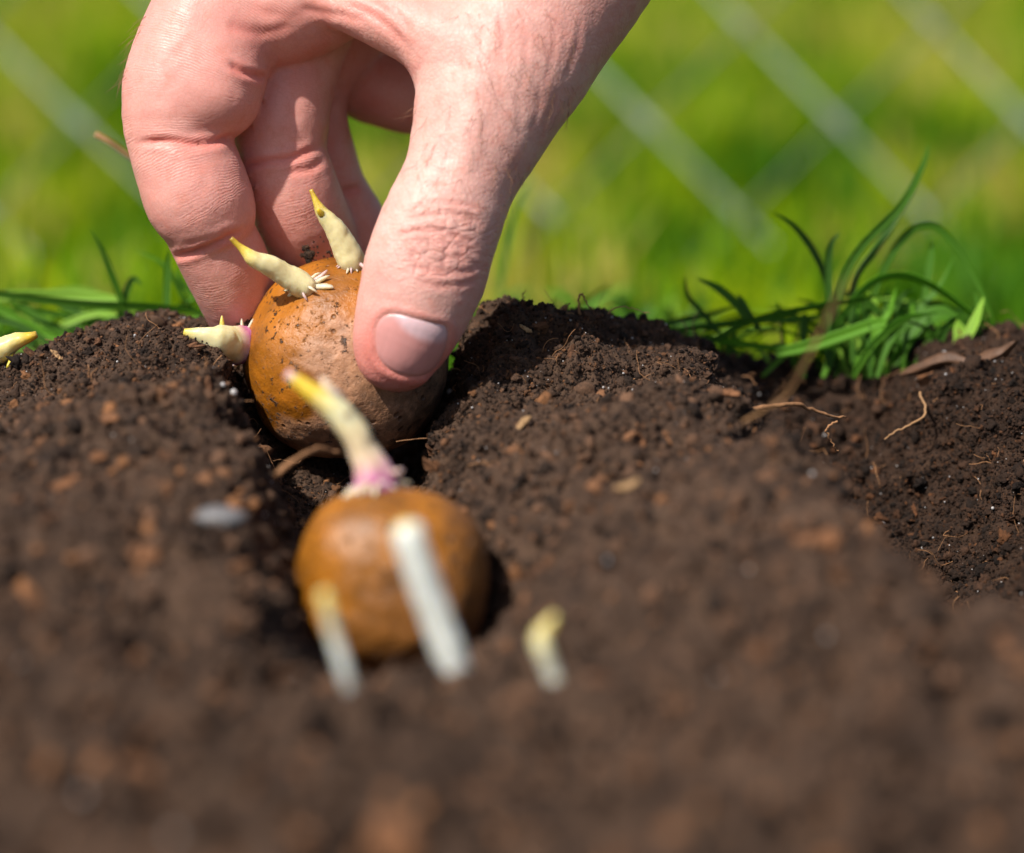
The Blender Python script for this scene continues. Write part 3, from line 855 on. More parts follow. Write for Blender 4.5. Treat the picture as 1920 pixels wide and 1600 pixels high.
ring_mid = Chain([(566, 205, 235, 80), (585, 270, 232, 76), (602, 325, 240, 74), (612, 345, 250, 70)], 1.0)
ring_tip = Chain([(634, 390, 265, 70), (665, 440, 280, 70), (700, 520, 310, 62)], 1.0)
ring_j = Chain([(606, 340, 245, 66), (640, 400, 268, 66)], 1.0)
litt_prox = Chain([(860, -90, 360, 95), (740, 20, 375, 82), (620, 90, 365, 68), (585, 120, 350, 64)], 1.0)
litt_mid = Chain([(585, 125, 345, 62), (650, 148, 320, 66), (705, 160, 305, 68)], 1.0)
litt_tip = Chain([(705, 165, 305, 68), (750, 178, 290, 70), (800, 195, 280, 60)], 1.0)
palm = [Chain([(500, -140, 80, 118), (700, -200, 40, 130), (950, -280, 20, 150), (1210, -400, 40, 190)], 1.0),
        Chain([(640, -150, 190, 115), (800, -220, 160, 130), (1000, -300, 120, 150), (1220, -420, 80, 190)], 1.0),
        Chain([(760, -130, 280, 110), (900, -190, 250, 130), (1060, -290, 190, 150), (1230, -430, 110, 190)], 1.0),
        Chain([(860, -80, 350, 100), (980, -140, 320, 125), (1110, -260, 260, 150), (1240, -430, 140, 190)], 1.0),
        Chain([(1180, -330, 60, 215), (1280, -500, 80, 230), (1420, -760, 80, 250), (1620, -1130, 60, 300), (1850, -1560, 30, 360)], 0.85)]

def fuse(parts, p, k):
    d = parts[0](p)
    for c in parts[1:]: d = smin(d, c(p), k * U)
    return d
def hand_sdf(p):
    body = fuse(palm, p, 70)
    r = smin(body, thumb(p), 60 * U)
    r = smin(r, web(p), 36 * U)
    ib = smin(body, index_base(p), 50 * U)
    idx = smin(smin(fuse([index_prox, index_pulp], p, 26), fuse([index_mid, index_tip], p, 5), 5 * U), ib, 16 * U)
    r = smin(r, idx, 14 * U)
    f2 = smin(body, smin(mid_prox(p), fuse([mid_mid, mid_tip], p, 14), 16 * U), 40 * U)
    f3 = smin(body, fuse([ring_prox, ring_mid, ring_j, ring_tip], p, 14), 40 * U)
    f4 = smin(body, fuse([litt_prox, litt_mid, litt_tip], p, 16), 40 * U)
    for q in (f2, f3, f4): r = smin(r, q, 5 * U)
    return r

def surface_nets(fun, lo, hi, h):
    n = np.ceil((hi - lo) / h).astype(int) + 1
    ax = [lo[k] + h * np.arange(n[k]) for k in range(3)]
    # coarse pass marks the blocks that hold the surface
    val = np.full(n, 1.0, np.float32)
    S = 4
    cn = n // S + 1
    g = np.stack(np.meshgrid(*[lo[k] + h * S * (np.arange(cn[k]) + 0.5) for k in range(3)], indexing='ij'), -1).reshape(-1, 3)
    cv = fun(g).reshape(cn)
    near = np.abs(cv) < h * S * 1.6
    full = np.repeat(np.repeat(np.repeat(near, S, 0), S, 1), S, 2)[:n[0], :n[1], :n[2]]
    sgn = np.repeat(np.repeat(np.repeat(cv, S, 0), S, 1), S, 2)[:n[0], :n[1], :n[2]]
    val[:] = np.sign(sgn)
    idx = np.argwhere(full)
    pts = lo + idx * h
    val[full] = fun(pts)
    ins = val < 0
    cell = np.zeros(n - 1, np.int8)
    for dx in (0, 1):
        for dy in (0, 1):
            for dz in (0, 1):
                cell += ins[dx:n[0] - 1 + dx, dy:n[1] - 1 + dy, dz:n[2] - 1 + dz]
    act = (cell > 0) & (cell < 8)
    ci = np.argwhere(act)
    vid = np.full(n - 1, -1, np.int64); vid[act] = np.arange(len(ci))
    acc = np.zeros((len(ci), 3)); cnt = np.zeros(len(ci))
    cor = [(a, b, c) for a in (0, 1) for b in (0, 1) for c in (0, 1)]
    for a in cor:
        for k in range(3):
            if a[k]: continue
            b = list(a); b[k] = 1
            va = val[ci[:, 0] + a[0], ci[:, 1] + a[1], ci[:, 2] + a[2]].astype(float); vb = val[ci[:, 0] + b[0], ci[:, 1] + b[1], ci[:, 2] + b[2]].astype(float)
            m = (va < 0) != (vb < 0)
            t = np.where(m, va / np.where(m, va - vb, 1), 0)
            q = np.tile(np.array(a, float), (len(ci), 1)); q[:, k] += t
            acc[m] += q[m]; cnt[m] += 1
    v = lo + h * (ci + acc / cnt[:, None])
    faces = []
    for k in range(3):
        a_, b_ = (k + 1) % 3, (k + 2) % 3
        s0 = [slice(None)] * 3; s1 = [slice(None)] * 3
        s0[k] = slice(0, -1); s1[k] = slice(1, None)
        chg = ins[tuple(s0)] != ins[tuple(s1)]
        e = np.argwhere(chg)
        e = e[(e[:, a_] > 0) & (e[:, b_] > 0) & (e[:, a_] < n[a_] - 1) & (e[:, b_] < n[b_] - 1)]
        flip = ins[e[:, 0], e[:, 1], e[:, 2]]
        q = []
        for (oa, ob) in ((0, 0), (-1, 0), (-1, -1), (0, -1)):
            c = e.copy(); c[:, a_] += oa; c[:, b_] += ob
            q.append(vid[c[:, 0], c[:, 1], c[:, 2]])
        q = np.stack(q, 1)
        q[~flip] = q[~flip][:, ::-1]
        faces.append(q)
    f = np.vstack(faces)
    return v, f[(f >= 0).all(1)]

def grad(fun, p, h=2e-4):
    g = np.empty_like(p)
    for k in range(3):
        e = np.zeros(3); e[k] = h
        g[:, k] = fun(p + e) - fun(p - e)
    return g / (np.linalg.norm(g, axis=1, keepdims=True) + 1e-12)

lo = np.array([(200 - 960) * U, -(760 - 800) * U, D0 - 0.034]); hi = np.array([(2150 - 960) * U * 0.98, (800 + 1500) * U, D0 + 0.050])
hv, hf = surface_nets(hand_sdf, lo, hi, 0.00105)
# two rounds of subdivision, each followed by projection on the implicit surface (only the second for the visible part)
me = new_mesh("tmp", hv, hf)
to = bpy.data.objects.new("tmp", me); scene.collection.objects.link(to)
md = to.modifiers.new("s", 'SUBSURF'); md.levels = 1
dg = bpy.context.evaluated_depsgraph_get(); ev = to.evaluated_get(dg); me2 = bpy.data.meshes.new_from_object(ev)
bpy.data.objects.remove(to)
hv = np.empty(len(me2.vertices) * 3); me2.vertices.foreach_get("co", hv); hv = hv.reshape(-1, 3)
hf = np.empty(len(me2.loops), np.int32); me2.loops.foreach_get("vertex_index", hf); hf = hf.reshape(-1, 4)
for _ in range(2):
    dd = hand_sdf(hv); g = grad(hand_sdf, hv)
    hv = hv - g * np.clip(dd, -0.0005, 0.0005)[:, None] * 0.8
# relax a little so folds stay soft
for _ in range(2):
    acc = np.zeros_like(hv); cnt = np.zeros(len(hv))
    for k in range(4):
        np.add.at(acc, hf[:, k], hv[hf[:, (k + 1) % 4]] + hv[hf[:, (k + 3) % 4]]); np.add.at(cnt, hf[:, k], 2)
    hv = hv * 0.5 + 0.5 * acc / cnt[:, None]

def vnormals(v, f):
    n = np.cross(v[f[:, 2]] - v[f[:, 0]], v[f[:, 3]] - v[f[:, 1]])
    o = np.zeros_like(v)
    for k in range(4): np.add.at(o, f[:, k], n)
    return o / (np.linalg.norm(o, axis=1, keepdims=True) + 1e-15)
hn = vnormals(hv, hf)
hd = hv[:, 2]; hpx = 960 + hv[:, 0] / (SPX * hd); hpy = 800 - hv[:, 1] / (SPX * hd)
front = smooth01(0.05, 0.35, -(hn * hv).sum(1) / np.linalg.norm(hv, axis=1))
def dist_poly(pts):
    pts = np.array(pts, float); best = np.full(len(hpx), 1e9); tt = np.zeros(len(hpx))
    q = np.stack([hpx, hpy], 1); m = len(pts) - 1
    for i in range(m):
        ab = pts[i + 1] - pts[i]; t = np.clip((q - pts[i]) @ ab / (ab @ ab), 0, 1)
        d_ = np.linalg.norm(q - pts[i] - t[:, None] * ab, axis=1)
        u = d_ < best; best[u] = d_[u]; tt[u] = (i + t[u]) / m
    return best, tt
disp_h = np.zeros(len(hv)); red = np.zeros(len(hv))
def crease(pts, depth, w, dmin, dmax, lip=0.35, rd=0.5, wob=0.0):
    d_, t = dist_poly(spline(pts, 24))
    dz = (hd - D0) / U
    m = front * (dz > dmin) * (dz < dmax) * np.clip(np.minimum(t, 1 - t) * 6 + 0.15, 0, 1)
    global disp_h, red
    disp_h = disp_h - depth * U * m * (np.exp(-(d_ / w) ** 2) - lip * np.exp(-((d_ - 2.2 * w) / (1.2 * w)) ** 2))
    red = np.maximum(red, rd * m * np.exp(-(d_ / (w * 2.0)) ** 2))
IX = (-200, 90)
crease([(262, 268), (310, 265), (360, 270), (400, 266), (436, 256)], 7, 5.5, *IX, rd=0.75)
crease([(300, 275), (350, 282), (400, 276), (430, 268)], 2.5, 5, *IX, rd=.3)
crease([(322, 482), (360, 474), (400, 458), (455, 432)], 7, 5.5, *IX, rd=0.75)
crease([(345, 462), (390, 448), (440, 428)], 2.5, 5, *IX, rd=.3)
crease([(430, 118), (452, 134), (480, 143), (500, 146)], 6, 6, *IX, rd=.6)
crease([(425, 40), (450, 55), (500, 62), (560, 40)], 2.0, 9, *IX, rd=.4)
crease([(455, 10), (520, 28), (580, 30)], 1.5, 10, *IX, rd=.3)
crease([(560, 14), (600, 24), (650, 30), (690, 40)], 3, 8, -200, 60, rd=.4)
crease([(640, 6), (690, 24), (730, 52), (765, 92)], 3.5, 7, -220, 60, rd=.5)
crease([(700, -10), (740, 20), (765, 60)], 2.5, 7, -260, 60, rd=.4)
MD = (20, 190)
crease([(455, 313), (500, 304), (545, 297), (598, 276)], 5, 5.5, *MD, rd=0.6)
crease([(540, 322), (580, 318), (606, 300)], 3, 6, *MD, rd=.4)
crease([(640, 360), (655, 358), (675, 352)], 5, 6, 120, 330, rd=.5)
TH = (-320, -60)
crease([(738, 444), (790, 432), (840, 438), (895, 462)], 3.4, 5, *TH, rd=0.4)
crease([(752, 462), (800, 452), (850, 458), (905, 480)], 2.0, 4, *TH, rd=.25)
crease([(765, 415), (815, 402), (865, 404), (905, 420)], 2.2, 5, *TH, rd=.25)
crease([(775, 392), (820, 380), (870, 384), (912, 396)], 1.6, 4, *TH, rd=.35)
crease([(765, 500), (805, 512), (855, 512), (905, 500)], 2.2, 5, *TH, rd=.4)
crease([(780, 525), (820, 536), (865, 534), (900, 524)], 1.8, 5, *TH, rd=.35)
crease([(770, 470), (785, 500), (812, 505)], 1.8, 4, *TH, rd=.3)
crease([(830, 442), (838, 475), (826, 505)], 1.6, 4, *TH, rd=.3)
crease([(870, 450), (862, 485), (872, 510)], 1.6, 4, *TH, rd=.3)
crease([(795, 440), (780, 470), (770, 495)], 1.4, 4, *TH, rd=.25)
crease([(845, 475), (885, 492), (912, 512)], 1.4, 4, *TH, rd=.25)
for (x0, y0, x1, y1, dp) in [(880, 20, 905, 160, 2), (930, 0, 940, 120, 1.8), (985, 40, 975, 180, 2), (1040, 40, 1020, 170, 1.8), (1090, 30, 1060, 150, 2), (850, 60, 870, 200, 1.6), (960, 140, 975, 240, 1.6), (1010, 150, 1000, 240, 1.8), (1045, 170, 1020, 235, 2.2)]:
    mx_, my_ = (x0 + x1) / 2 + 6, (y0 + y1) / 2
    crease([(x0, y0), (mx_, my_), (x1, y1)], dp * 0.45, 5, -330, 200, lip=.6, rd=.12)
# tendon along the thumb's back
d_, t_ = dist_poly([(930, 0), (900, 120), (880, 260), (850, 360)])
disp_h += 4.0 * U * np.exp(-(d_ / 26) ** 2) * front * (hd < D0) * np.clip(np.minimum(t_, 1 - t_) * 5, 0, 1)

# nail bed
NAIL = np.array([(700, 640), (702, 612), (716, 592), (740, 587), (775, 595), (812, 604), (838, 612), (842, 634), (835, 665), (822, 690), (800, 706), (772, 709), (742, 702), (718, 687), (704, 666)], float)
nail_loop = spline(np.vstack([NAIL, NAIL[:1]]), 90)[:-1]
def inside(poly, x, y):
    r = np.zeros(len(x), bool); n = len(poly); j = n - 1
    for i in range(n):
        xi, yi = poly[i]; xj, yj = poly[j]
        c = ((yi > y) != (yj > y)) & (x < (xj - xi) * (y - yi) / (yj - yi + 1e-12) + xi)
        r ^= c; j = i
    return r
near = (front > 0) & (hd < D0) & (hpx > 640) & (hpx < 900) & (hpy > 540) & (hpy < 760)
dn = np.full(len(hv), 1e3)
d_n, _ = dist_poly(np.vstack([nail_loop, nail_loop[:1]]))
ins_n = inside(nail_loop, hpx, hpy)
sd = np.where(ins_n, -d_n, d_n)
disp_h += np.where(near, front * U * (-3.5 * smooth01(5, -7, sd) + 2.2 * np.exp(-((sd - 8) / 7) ** 2)), 0)
red = np.maximum(red, np.where(near, 0.5 * np.exp(-((sd - 8) / 10) ** 2), 0))

# pigment: palmar sides and fingertips are redder than the back of the hand
dz = (hd - D0) / U
kn = np.exp(-(((hpx - 832) / 85) ** 2 + ((hpy - 462) / 62) ** 2)) * (dz < -60) * front
thumb_d = thumb(hv)
is_thumb = thumb_d < 0.0012
pal = np.where(is_thumb, 0.0, 0.46) * smooth01(-420, 20, hpy + 0 * hpx)
pal = np.where((hpx > 620) & (hpy < 120) & (dz < 60), 0.22, pal)
tipred = 0.42 * smooth01(560, 690, hpy) * is_thumb + 0.25 * smooth01(600, 690, np.hypot(hpx - 700, 0) * 0 + hpy) * is_thumb
side = 0.25 * smooth01(760, 690, hpx) * is_thumb * smooth01(420, 520, hpy)
red = np.clip(np.maximum(red * 0.9, 0) + pal + tipred + side + 0.16 * kn + 0.12 * fbm(hv * 180, 3, 90), 0, 1)
ridge = np.where(is_thumb | ((dz < -100) & (hpx > 600)), 0.0, 1.0)
ridge = np.where((hpx > 640) & (hpy < 110), 0.0, ridge)
along = np.zeros(len(hv)); bestd = np.full(len(hv), 1.0)
for grp in ([index_prox], [index_mid], [index_tip], [mid_prox], [mid_mid], [mid_tip], [ring_prox], [ring_mid], [ring_tip], [litt_mid]):
    for c in grp:
        m = ((hv > c.lo) & (hv < c.hi)).all(1)
        dd = np.full(len(hv), 1.0); dd[m] = c(hv[m])
        u = m & (dd < bestd)
        if u.any(): bestd[u] = dd[u]; along[u] = c.along(hv[u])
disp_h += 0.00018 * fbm(hv * 220, 3, 95)
hv = hv + hn * disp_h[:, None]

def cam2world(p): return CAM + p[:, :1] * RIGHT + p[:, 1:2] * UP + p[:, 2:] * FWD
hw = cam2world(hv)
hand = obj("hand", hw, hf, MAT_SKIN, origin=cam2world(cpt([(746, 654, -160, 82)])[0])[0], attrs={"red": red, "along": along, "ridge": ridge, "knuckle": kn})
tag(hand, "bare right hand reaching down with thumb and fingers closed round a potato", "hand")

# thumbnail
def surf_depth(px, py):
    d = np.full(len(px), D0 - 0.034)
    for _ in range(60):
        p = np.stack([(px - 960) * SPX * d, -(py - 800) * SPX * d, d], 1)
        d = d + np.clip(thumb(p), -0.002, 0.004) * 0.7
    return d
cen = np.array([770, 648]); rings = 14
rr = np.linspace(0, 1, rings + 1)[1:]
npx = np.concatenate([[cen[0]], (cen[0] + (nail_loop[:, 0] - cen[0])[None] * rr[:, None]).ravel()])
npy_ = np.concatenate([[cen[1]], (cen[1] + (nail_loop[:, 1] - cen[1])[None] * rr[:, None]).ravel()])
rv = np.concatenate([[0], np.repeat(rr, len(nail_loop))])
nd = surf_depth(npx, npy_)
pn = np.stack([(npx - 960) * SPX * nd, -(npy_ - 800) * SPX * nd, nd], 1)
gn = grad(thumb, pn)
off = (-1.6 + 3.2 * (1 - rv ** 5)) * U
edge = rv > 0.985
pn = pn + gn * off[:, None] * 1.0
pn[edge] -= gn[edge] * 3 * U
m = len(nail_loop)
nf = [(0, 1 + j, 1 + (j + 1) % m) for j in range(m)]
for r_ in range(rings - 1):
    for j in range(m):
        a = 1 + r_ * m + j; b = 1 + r_ * m + (j + 1) % m
        nf += [(a, a + m, b + m), (a, b + m, b)]
nf = np.array(nf)[:, ::-1]
axn = np.array([-0.30, 0.954]); uu = (npx - cen[0]) * axn[1] - (npy_ - cen[1]) * axn[0]; vv = (npx - cen[0]) * axn[0] + (npy_ - cen[1]) * axn[1]
lun = smooth01(9, -9, np.hypot(npx - 815, npy_ - 560) - 80)
fe = smooth01(50, 62, vv)
ncol = np.array((0.66, 0.31, 0.285)) * (1 - lun[:, None]) + np.array((0.72, 0.50, 0.52)) * lun[:, None]
ncol = ncol * (0.94 + 0.10 * fbm(np.stack([uu * .12, vv * .02, uu * 0], 1), 3, 33))[:, None]
ncol = ncol * (1 - 0.35 * fe[:, None]) + np.array((0.62, 0.42, 0.36)) * 0.35 * fe[:, None]
rim = (smooth01(0.90, 1.0, rv) * (0.35 + 0.45 * smooth01(20, 50, vv)))[:, None]
ncol = ncol * (1 - rim) + np.array((0.30, 0.15, 0.09)) * rim
obj("thumbnail", cam2world(pn), nf, MAT_NAIL, hand, attrs={"tone": ncol, "ridge": uu / 40.0})

# fine hairs on the back of the thumb and the index knuckle
J = Join()
g = np.random.default_rng(12)
wn_ = hn @ np.stack([RIGHT, UP, FWD])
def add_hairs(mask, n, dirpx, L, curl):
    ks = np.where(mask)[0]
    for k in g.choice(ks, n):
        p = hw[k]; nrm = wn_[k]
        dr = (dirpx[0] + g.normal(0, .35)) * RIGHT - (dirpx[1] + g.normal(0, .35)) * UP
        dr -= nrm * (dr @ nrm); dr /= np.linalg.norm(dr) + 1e-9
        q = [p - nrm * 0.0001]; ll = L * g.uniform(.5, 1.2)
        for s_ in range(4):
            dr = dr + g.normal(0, curl, 3); dr /= np.linalg.norm(dr)
            q.append(q[-1] + (dr * 0.9 + nrm * (0.32 if s_ < 2 else 0.1)) * ll / 4)
        v, f, _ = tube(spline(q, 8), np.linspace(0.000036, 0.000014, 8), 3, caps=False)
        J.add(v, f)
fm = (front > 0.35) & (hd < D0 + 0.002)
add_hairs(fm & (hpx > 780) & (hpx < 990) & (hpy > 190) & (hpy < 400), 90, (-0.4, 0.9), 0.0042, 0.22)
add_hairs(fm & (hpx > 860) & (hpx < 1080) & (hpy > 10) & (hpy < 220), 80, (0.1, 1.0), 0.0040, 0.22)
lm = (hd < D0 + 0.008) & (hpx < 345) & (hpy > 20) & (hpy < 150) & (np.abs(hn[:, 0]) > 0.75)
add_hairs(lm, 45, (-0.6, 0.5), 0.0045, 0.15)
v, f, _ = J.get()
obj("hand_hair", v, f, MAT_HAIR, hand, kind="stuff")

# ------------------------------------------------------------------ grass tufts at the edge of the bed
GT = np.array([(0.050, 0.15, 0.009), (0.080, 0.22, 0.012), (0.15, 0.36, 0.024), (0.30, 0.50, 0.06)])
def blade_mesh(pts, width, seed, tone, curl=0.25, straw=False):
    """pts rows px, py, d; width px in the middle"""
    sp = spline(np.array(pts, float), 22)
    c = P(sp[:, 0], sp[:, 1], sp[:, 2]); t = np.linspace(0, 1, 22)
    g = np.random.default_rng(seed)
    wd = width * SPX * sp[:, 2] * np.clip(np.minimum(0.75 + t, 1.9 * (1 - t) ** 0.7 + 0.03), 0.03, 1)
    tg = np.gradient(c, axis=0); tg /= np.linalg.norm(tg, axis=1, keepdims=True)
    view = CAM - c; view /= np.linalg.norm(view, axis=1, keepdims=True)
    sd_ = np.cross(tg, view); sd_ /= np.linalg.norm(sd_, axis=1, keepdims=True) + 1e-9
    ang = g.uniform(-0.6, 0.6) + np.linspace(0, g.uniform(-0.7, 0.7), 22)
    nn = np.cross(sd_, tg)
    s2 = sd_ * np.cos(ang)[:, None] + nn * np.sin(ang)[:, None]; n2 = np.cross(s2, tg)
    rows = []
    for k in (-1, -0.5, 0, 0.5, 1):
        rows.append(c + s2 * (wd * 0.5 * k)[:, None] + n2 * (wd * curl * (k * k - 0.4))[:, None])
    v = np.stack(rows, 1)
    th = n2 * (wd * 0.03 + 0.00006)[:, None]
    v = np.concatenate([v, v[:, ::-1] - th[:, None]], 1).reshape(-1, 3)      # closed thin section, 10 points round
    i, j = np.meshgrid(np.arange(21), np.arange(10), indexing='ij')
    f = np.stack([i * 10 + j, i * 10 + (j + 1) % 10, (i + 1) * 10 + (j + 1) % 10, (i + 1) * 10 + j], -1).reshape(-1, 4)
    col = np.tile(tone, (len(v), 1)) * (0.9 + 0.25 * np.repeat(t, 10))[:, None]
    return v, f, col
def tuft(name, base, label, rows, seed, cat="grass tuft"):
    root = empty(name, base); tag(root, label, cat)
    g = np.random.default_rng(seed)
    for k, (pts, wpx, tone) in enumerate(rows):
        v, f, c = blade_mesh(pts, wpx, seed * 100 + k, tone)
        obj("blade", v, f, MAT_GRASS, root, attrs={"tone": c})
    return root
def B_(d, *xy): return [(xy[i], xy[i + 1], d) for i in range(0, len(xy), 2)]
DG = 0.487
R_ = []
g = np.random.default_rng(3)
def rb(w, tone, d, *xy): R_.append((B_(d, *xy), w, GT[tone] if isinstance(tone, int) else np.array(tone)))
rb(17, 1, DG, 1555, 690, 1570, 560, 1610, 470, 1690, 385, 1730, 310, 1741, 270)
rb(14, 0, DG + .002, 1600, 690, 1600, 540, 1640, 470, 1690, 395, 1715, 350)
rb(13, 0, DG, 1552, 690, 1556, 560, 1530, 480, 1490, 425, 1449, 398)
rb(13, 0, DG - .001, 1550, 680, 1555, 560, 1553, 490, 1560, 455, 1575, 436)
rb(15, 1, DG + .003, 1600, 680, 1650, 520, 1700, 440, 1750, 422, 1800, 470, 1840, 545, 1865, 610)
rb(14, 1, DG + .006, 1725, 640, 1735, 560, 1745, 490, 1748, 450)
rb(18, 2, DG, 1560, 620, 1620, 540, 1680, 514, 1740, 530, 1800, 570, 1850, 610, 1892, 638)
rb(13, 1, DG - .002, 1290, 668, 1400, 605, 1500, 580, 1600, 562, 1680, 548)
rb(16, 1, DG, 1410, 608, 1380, 570, 1345, 540, 1306, 522)
rb(13, 0, DG, 1425, 620, 1405, 590, 1390, 565, 1382, 552)
rb(10, 0, DG + .002, 1360, 640, 1320, 590, 1290, 555, 1284, 517)
rb(13, 1, DG + .004, 1240, 622, 1340, 610, 1430, 600, 1520, 596, 1600, 580)
rb(11, 0, DG + .006, 1230, 612, 1280, 600, 1330, 590, 1390, 570)
rb(15, 2, DG - .001, 1250, 632, 1340, 636, 1430, 650, 1520, 655, 1590, 650)
rb(24, 2, DG - .003, 1455, 662, 1520, 648, 1590, 625, 1650, 605, 1660, 612)
rb(34, 1, DG + .002, 1680, 690, 1700, 640, 1730, 600, 1770, 590, 1800, 610, 1815, 650)
rb(36, 0, DG + .006, 1660, 690, 1690, 630, 1720, 590, 1760, 574, 1800, 586)
rb(22, 3, DG - .004, 1800, 650, 1815, 630, 1830, 600, 1845, 556)
rb(24, 3, DG - .003, 1798, 655, 1800, 625, 1795, 600)
rb(16, 2, DG, 1635, 690, 1650, 620, 1670, 580, 1680, 540)
rb(13, 1, DG + .004, 1690, 680, 1720, 590, 1760, 540, 1790, 480)
for k in range(80):
    x0 = g.normal(1645, 85); dx = g.normal(0, 45); h_ = g.uniform(50, 150)
    rb(g.uniform(7, 15), int(g.integers(0, 4)), DG + g.uniform(-.003, .025), x0, 708, x0 + dx * .4, 700 - h_ * .5, x0 + dx, 705 - h_, x0 + dx * 1.7, 705 - h_ * 1.12)
for k in range(56):
    x0 = g.uniform(1250, 1890); dx = g.normal(0, 95); h_ = g.uniform(20, 85)
    rb(g.uniform(6, 12), int(g.integers(0, 4)), DG + g.uniform(.002, .03), x0, 706, x0 + dx * .5, 690 - h_ * .6, x0 + dx, 675 - h_, x0 + dx * 1.6, 678 - h_)
tuft("grass_tuft", P(1630, 700, DG), "lush green grass tuft at the bed's back edge on the right", R_, 4)
# straw stem leaning across it
R_ = []
DL = 0.491
def lb(w, tone, d, *xy): R_.append((B_(d, *xy), w, GT[tone]))
lb(15, 1, DL, 246, 620, 235, 585, 210, 520, 188, 465, 168, 428)
lb(13, 1, DL + .002, 312, 640, 313, 560, 315, 500, 318, 470)
lb(24, 3, DL + .004, -60, 560, 40, 556, 130, 556, 200, 560, 238, 566)
lb(17, 1, DL, -40, 545, 60, 560, 160, 570, 260, 574, 360, 582, 420, 600)
lb(12, 1, DL + .006, 400, 610, 350, 570, 310, 500, 250, 468)
lb(20, 2, DL, -40, 560, 20, 590, 80, 625, 150, 650)
lb(18, 1, DL + .004, 10, 545, 60, 590, 120, 625, 160, 650)
lb(12, 1, DL + .008, 420, 615, 370, 560, 340, 530, 330, 500)
for k in range(76):
    x0 = g.uniform(-150, 460); dx = g.normal(0, 150); h_ = g.uniform(5, 62) if k < 66 else g.uniform(40, 120)
    lb(g.uniform(7, 15), int(g.integers(0, 4)), DL + g.uniform(-.002, .040), x0, 680, x0 + dx * .4, 655 - h_ * .6, x0 + dx, 640 - h_, x0 + dx * 1.6, 650 - h_)
tuft("grass_tuft", P(150, 680, DL), "low tangled green grass behind the left ridge", R_, 6)
R_ = []
rb(11, 1, .52, 960, 385, 975, 355, 1000, 325) if False else None
for (xy) in [(1075, 600, 1105, 565, 1150, 532), (1010, 610, 1040, 575, 1062, 545), (930, 620, 945, 500, 965, 400, 1003, 322), (900, 640, 890, 600, 905, 570), (1190, 620, 1215, 590, 1230, 570)]:
    R_.append((B_(.56, *xy), 12, GT[1]))
for k in range(46):
    x0 = g.uniform(860, 1300); dx = g.normal(0, 50); h_ = g.uniform(20, 80)
    R_.append((B_(g.uniform(.53, .66), x0, 690, x0 + dx * .4, 650 - h_ * .5, x0 + dx, 630 - h_, x0 + dx * 1.7, 630 - h_ * 1.1), g.uniform(10, 16), GT[g.integers(0, 4)]))
tuft("grass_tuft", P(1060, 690, .55), "blurred short grass behind the middle ridge", R_, 8)

stem = empty("dry_grass_stem", P(1420, 745, .43))
tag(stem, "blurred tan dry grass stem leaning up across the right grass tuft", "dry stem")
for k, rows in enumerate([[(1385, 800, .394), (1440, 765, .386), (1500, 690, .378), (1530, 630, .372), (1575, 570, .368), (1606, 498, .366)],
                          [(1392, 790, .394), (1470, 745, .386), (1510, 680, .378), (1545, 610, .372), (1572, 545, .368), (1592, 515, .366)]]):
    v, f, c = blade_mesh(rows, 4.5, 900 + k, np.array((0.4, 0.26, 0.13)))
    obj("stalk", v, f, MAT_STRAW, stem)

# ------------------------------------------------------------------ debris lying on the soil
def chip(px, py, length, width, ang, mat, label, cat="wood chip", name="wood_chip", group="chips lying on the soil", lift=0.3, seed=0):
    p, n, d = ground_at(px, py)
    s = SPX * d; g = np.random.default_rng(seed + int(px))
    n = n * 0.6 - FWD * 0.4; n /= np.linalg.norm(n)
    ax = math.cos(ang) * RIGHT - math.sin(ang) * UP; ax = ax - n * (ax @ n); ax /= np.linalg.norm(ax)
    sdv = np.cross(n, ax)
    L, Wd, T = length * s / 2, width * s / 2, max(width * s * 0.16, 0.0002)
    m_, k_ = 9, 8
    ts = np.linspace(-1, 1, m_)
    prof = np.sqrt(np.clip(1 - np.abs(ts) ** 3, 0.02, 1)) * g.uniform(.75, 1.1, m_)
    bend = (ts ** 2 - .4) * L * g.uniform(-.25, .25)
    c = p + n * (T * (1 + lift) + 0.0004) + ts[:, None] * L * ax + bend[:, None] * sdv + (g.normal(0, 1, m_) * T * .4)[:, None] * n
    a_ = np.linspace(0, 2 * np.pi, k_, endpoint=False)
    v = c[:, None] + (prof[:, None] * np.cos(a_)[None] * Wd)[..., None] * sdv + (prof[:, None] * np.sin(a_)[None] * T)[..., None] * n
    v = (v + g.normal(0, T * .25, v.shape)).reshape(-1, 3)
    i, j = np.meshgrid(np.arange(m_ - 1), np.arange(k_), indexing='ij')
    q = np.stack([i * k_ + j, i * k_ + (j + 1) % k_, (i + 1) * k_ + (j + 1) % k_, (i + 1) * k_ + j], -1).reshape(-1, 4)
    tri = np.vstack([q[:, :3], q[:, [0, 2, 3]]]); n0 = len(v); v = np.vstack([v, c[0] - ax * L * .05, c[-1] + ax * L * .05])
    jj = np.arange(k_)
    tri = np.vstack([tri, np.stack([np.full(k_, n0), (jj + 1) % k_, jj], 1), np.stack([np.full(k_, n0 + 1), (m_ - 1) * k_ + jj, (m_ - 1) * k_ + (jj + 1) % k_], 1)])
    o = obj(name, v, tri, mat, origin=p, smooth=False)
    tag(o, label, cat, group)
    return o
H_ = math.radians
chip(1360, 738, 42, 17, H_(25), MAT_CHIP, "orange wood chip on the right shoulder of the middle ridge")
chip(985, 790, 45, 15, H_(-55), MAT_PALECHIP, "pale tan splinter on the near slope right of the held potato")
chip(1540, 1012, 95, 42, H_(-10), MAT_CHIP, "large blurred reddish bark flake at the ridge's right edge")
chip(740, 1575, 120, 80, H_(40), MAT_CHIP, "big blurred pale orange chip at the bottom of the picture")
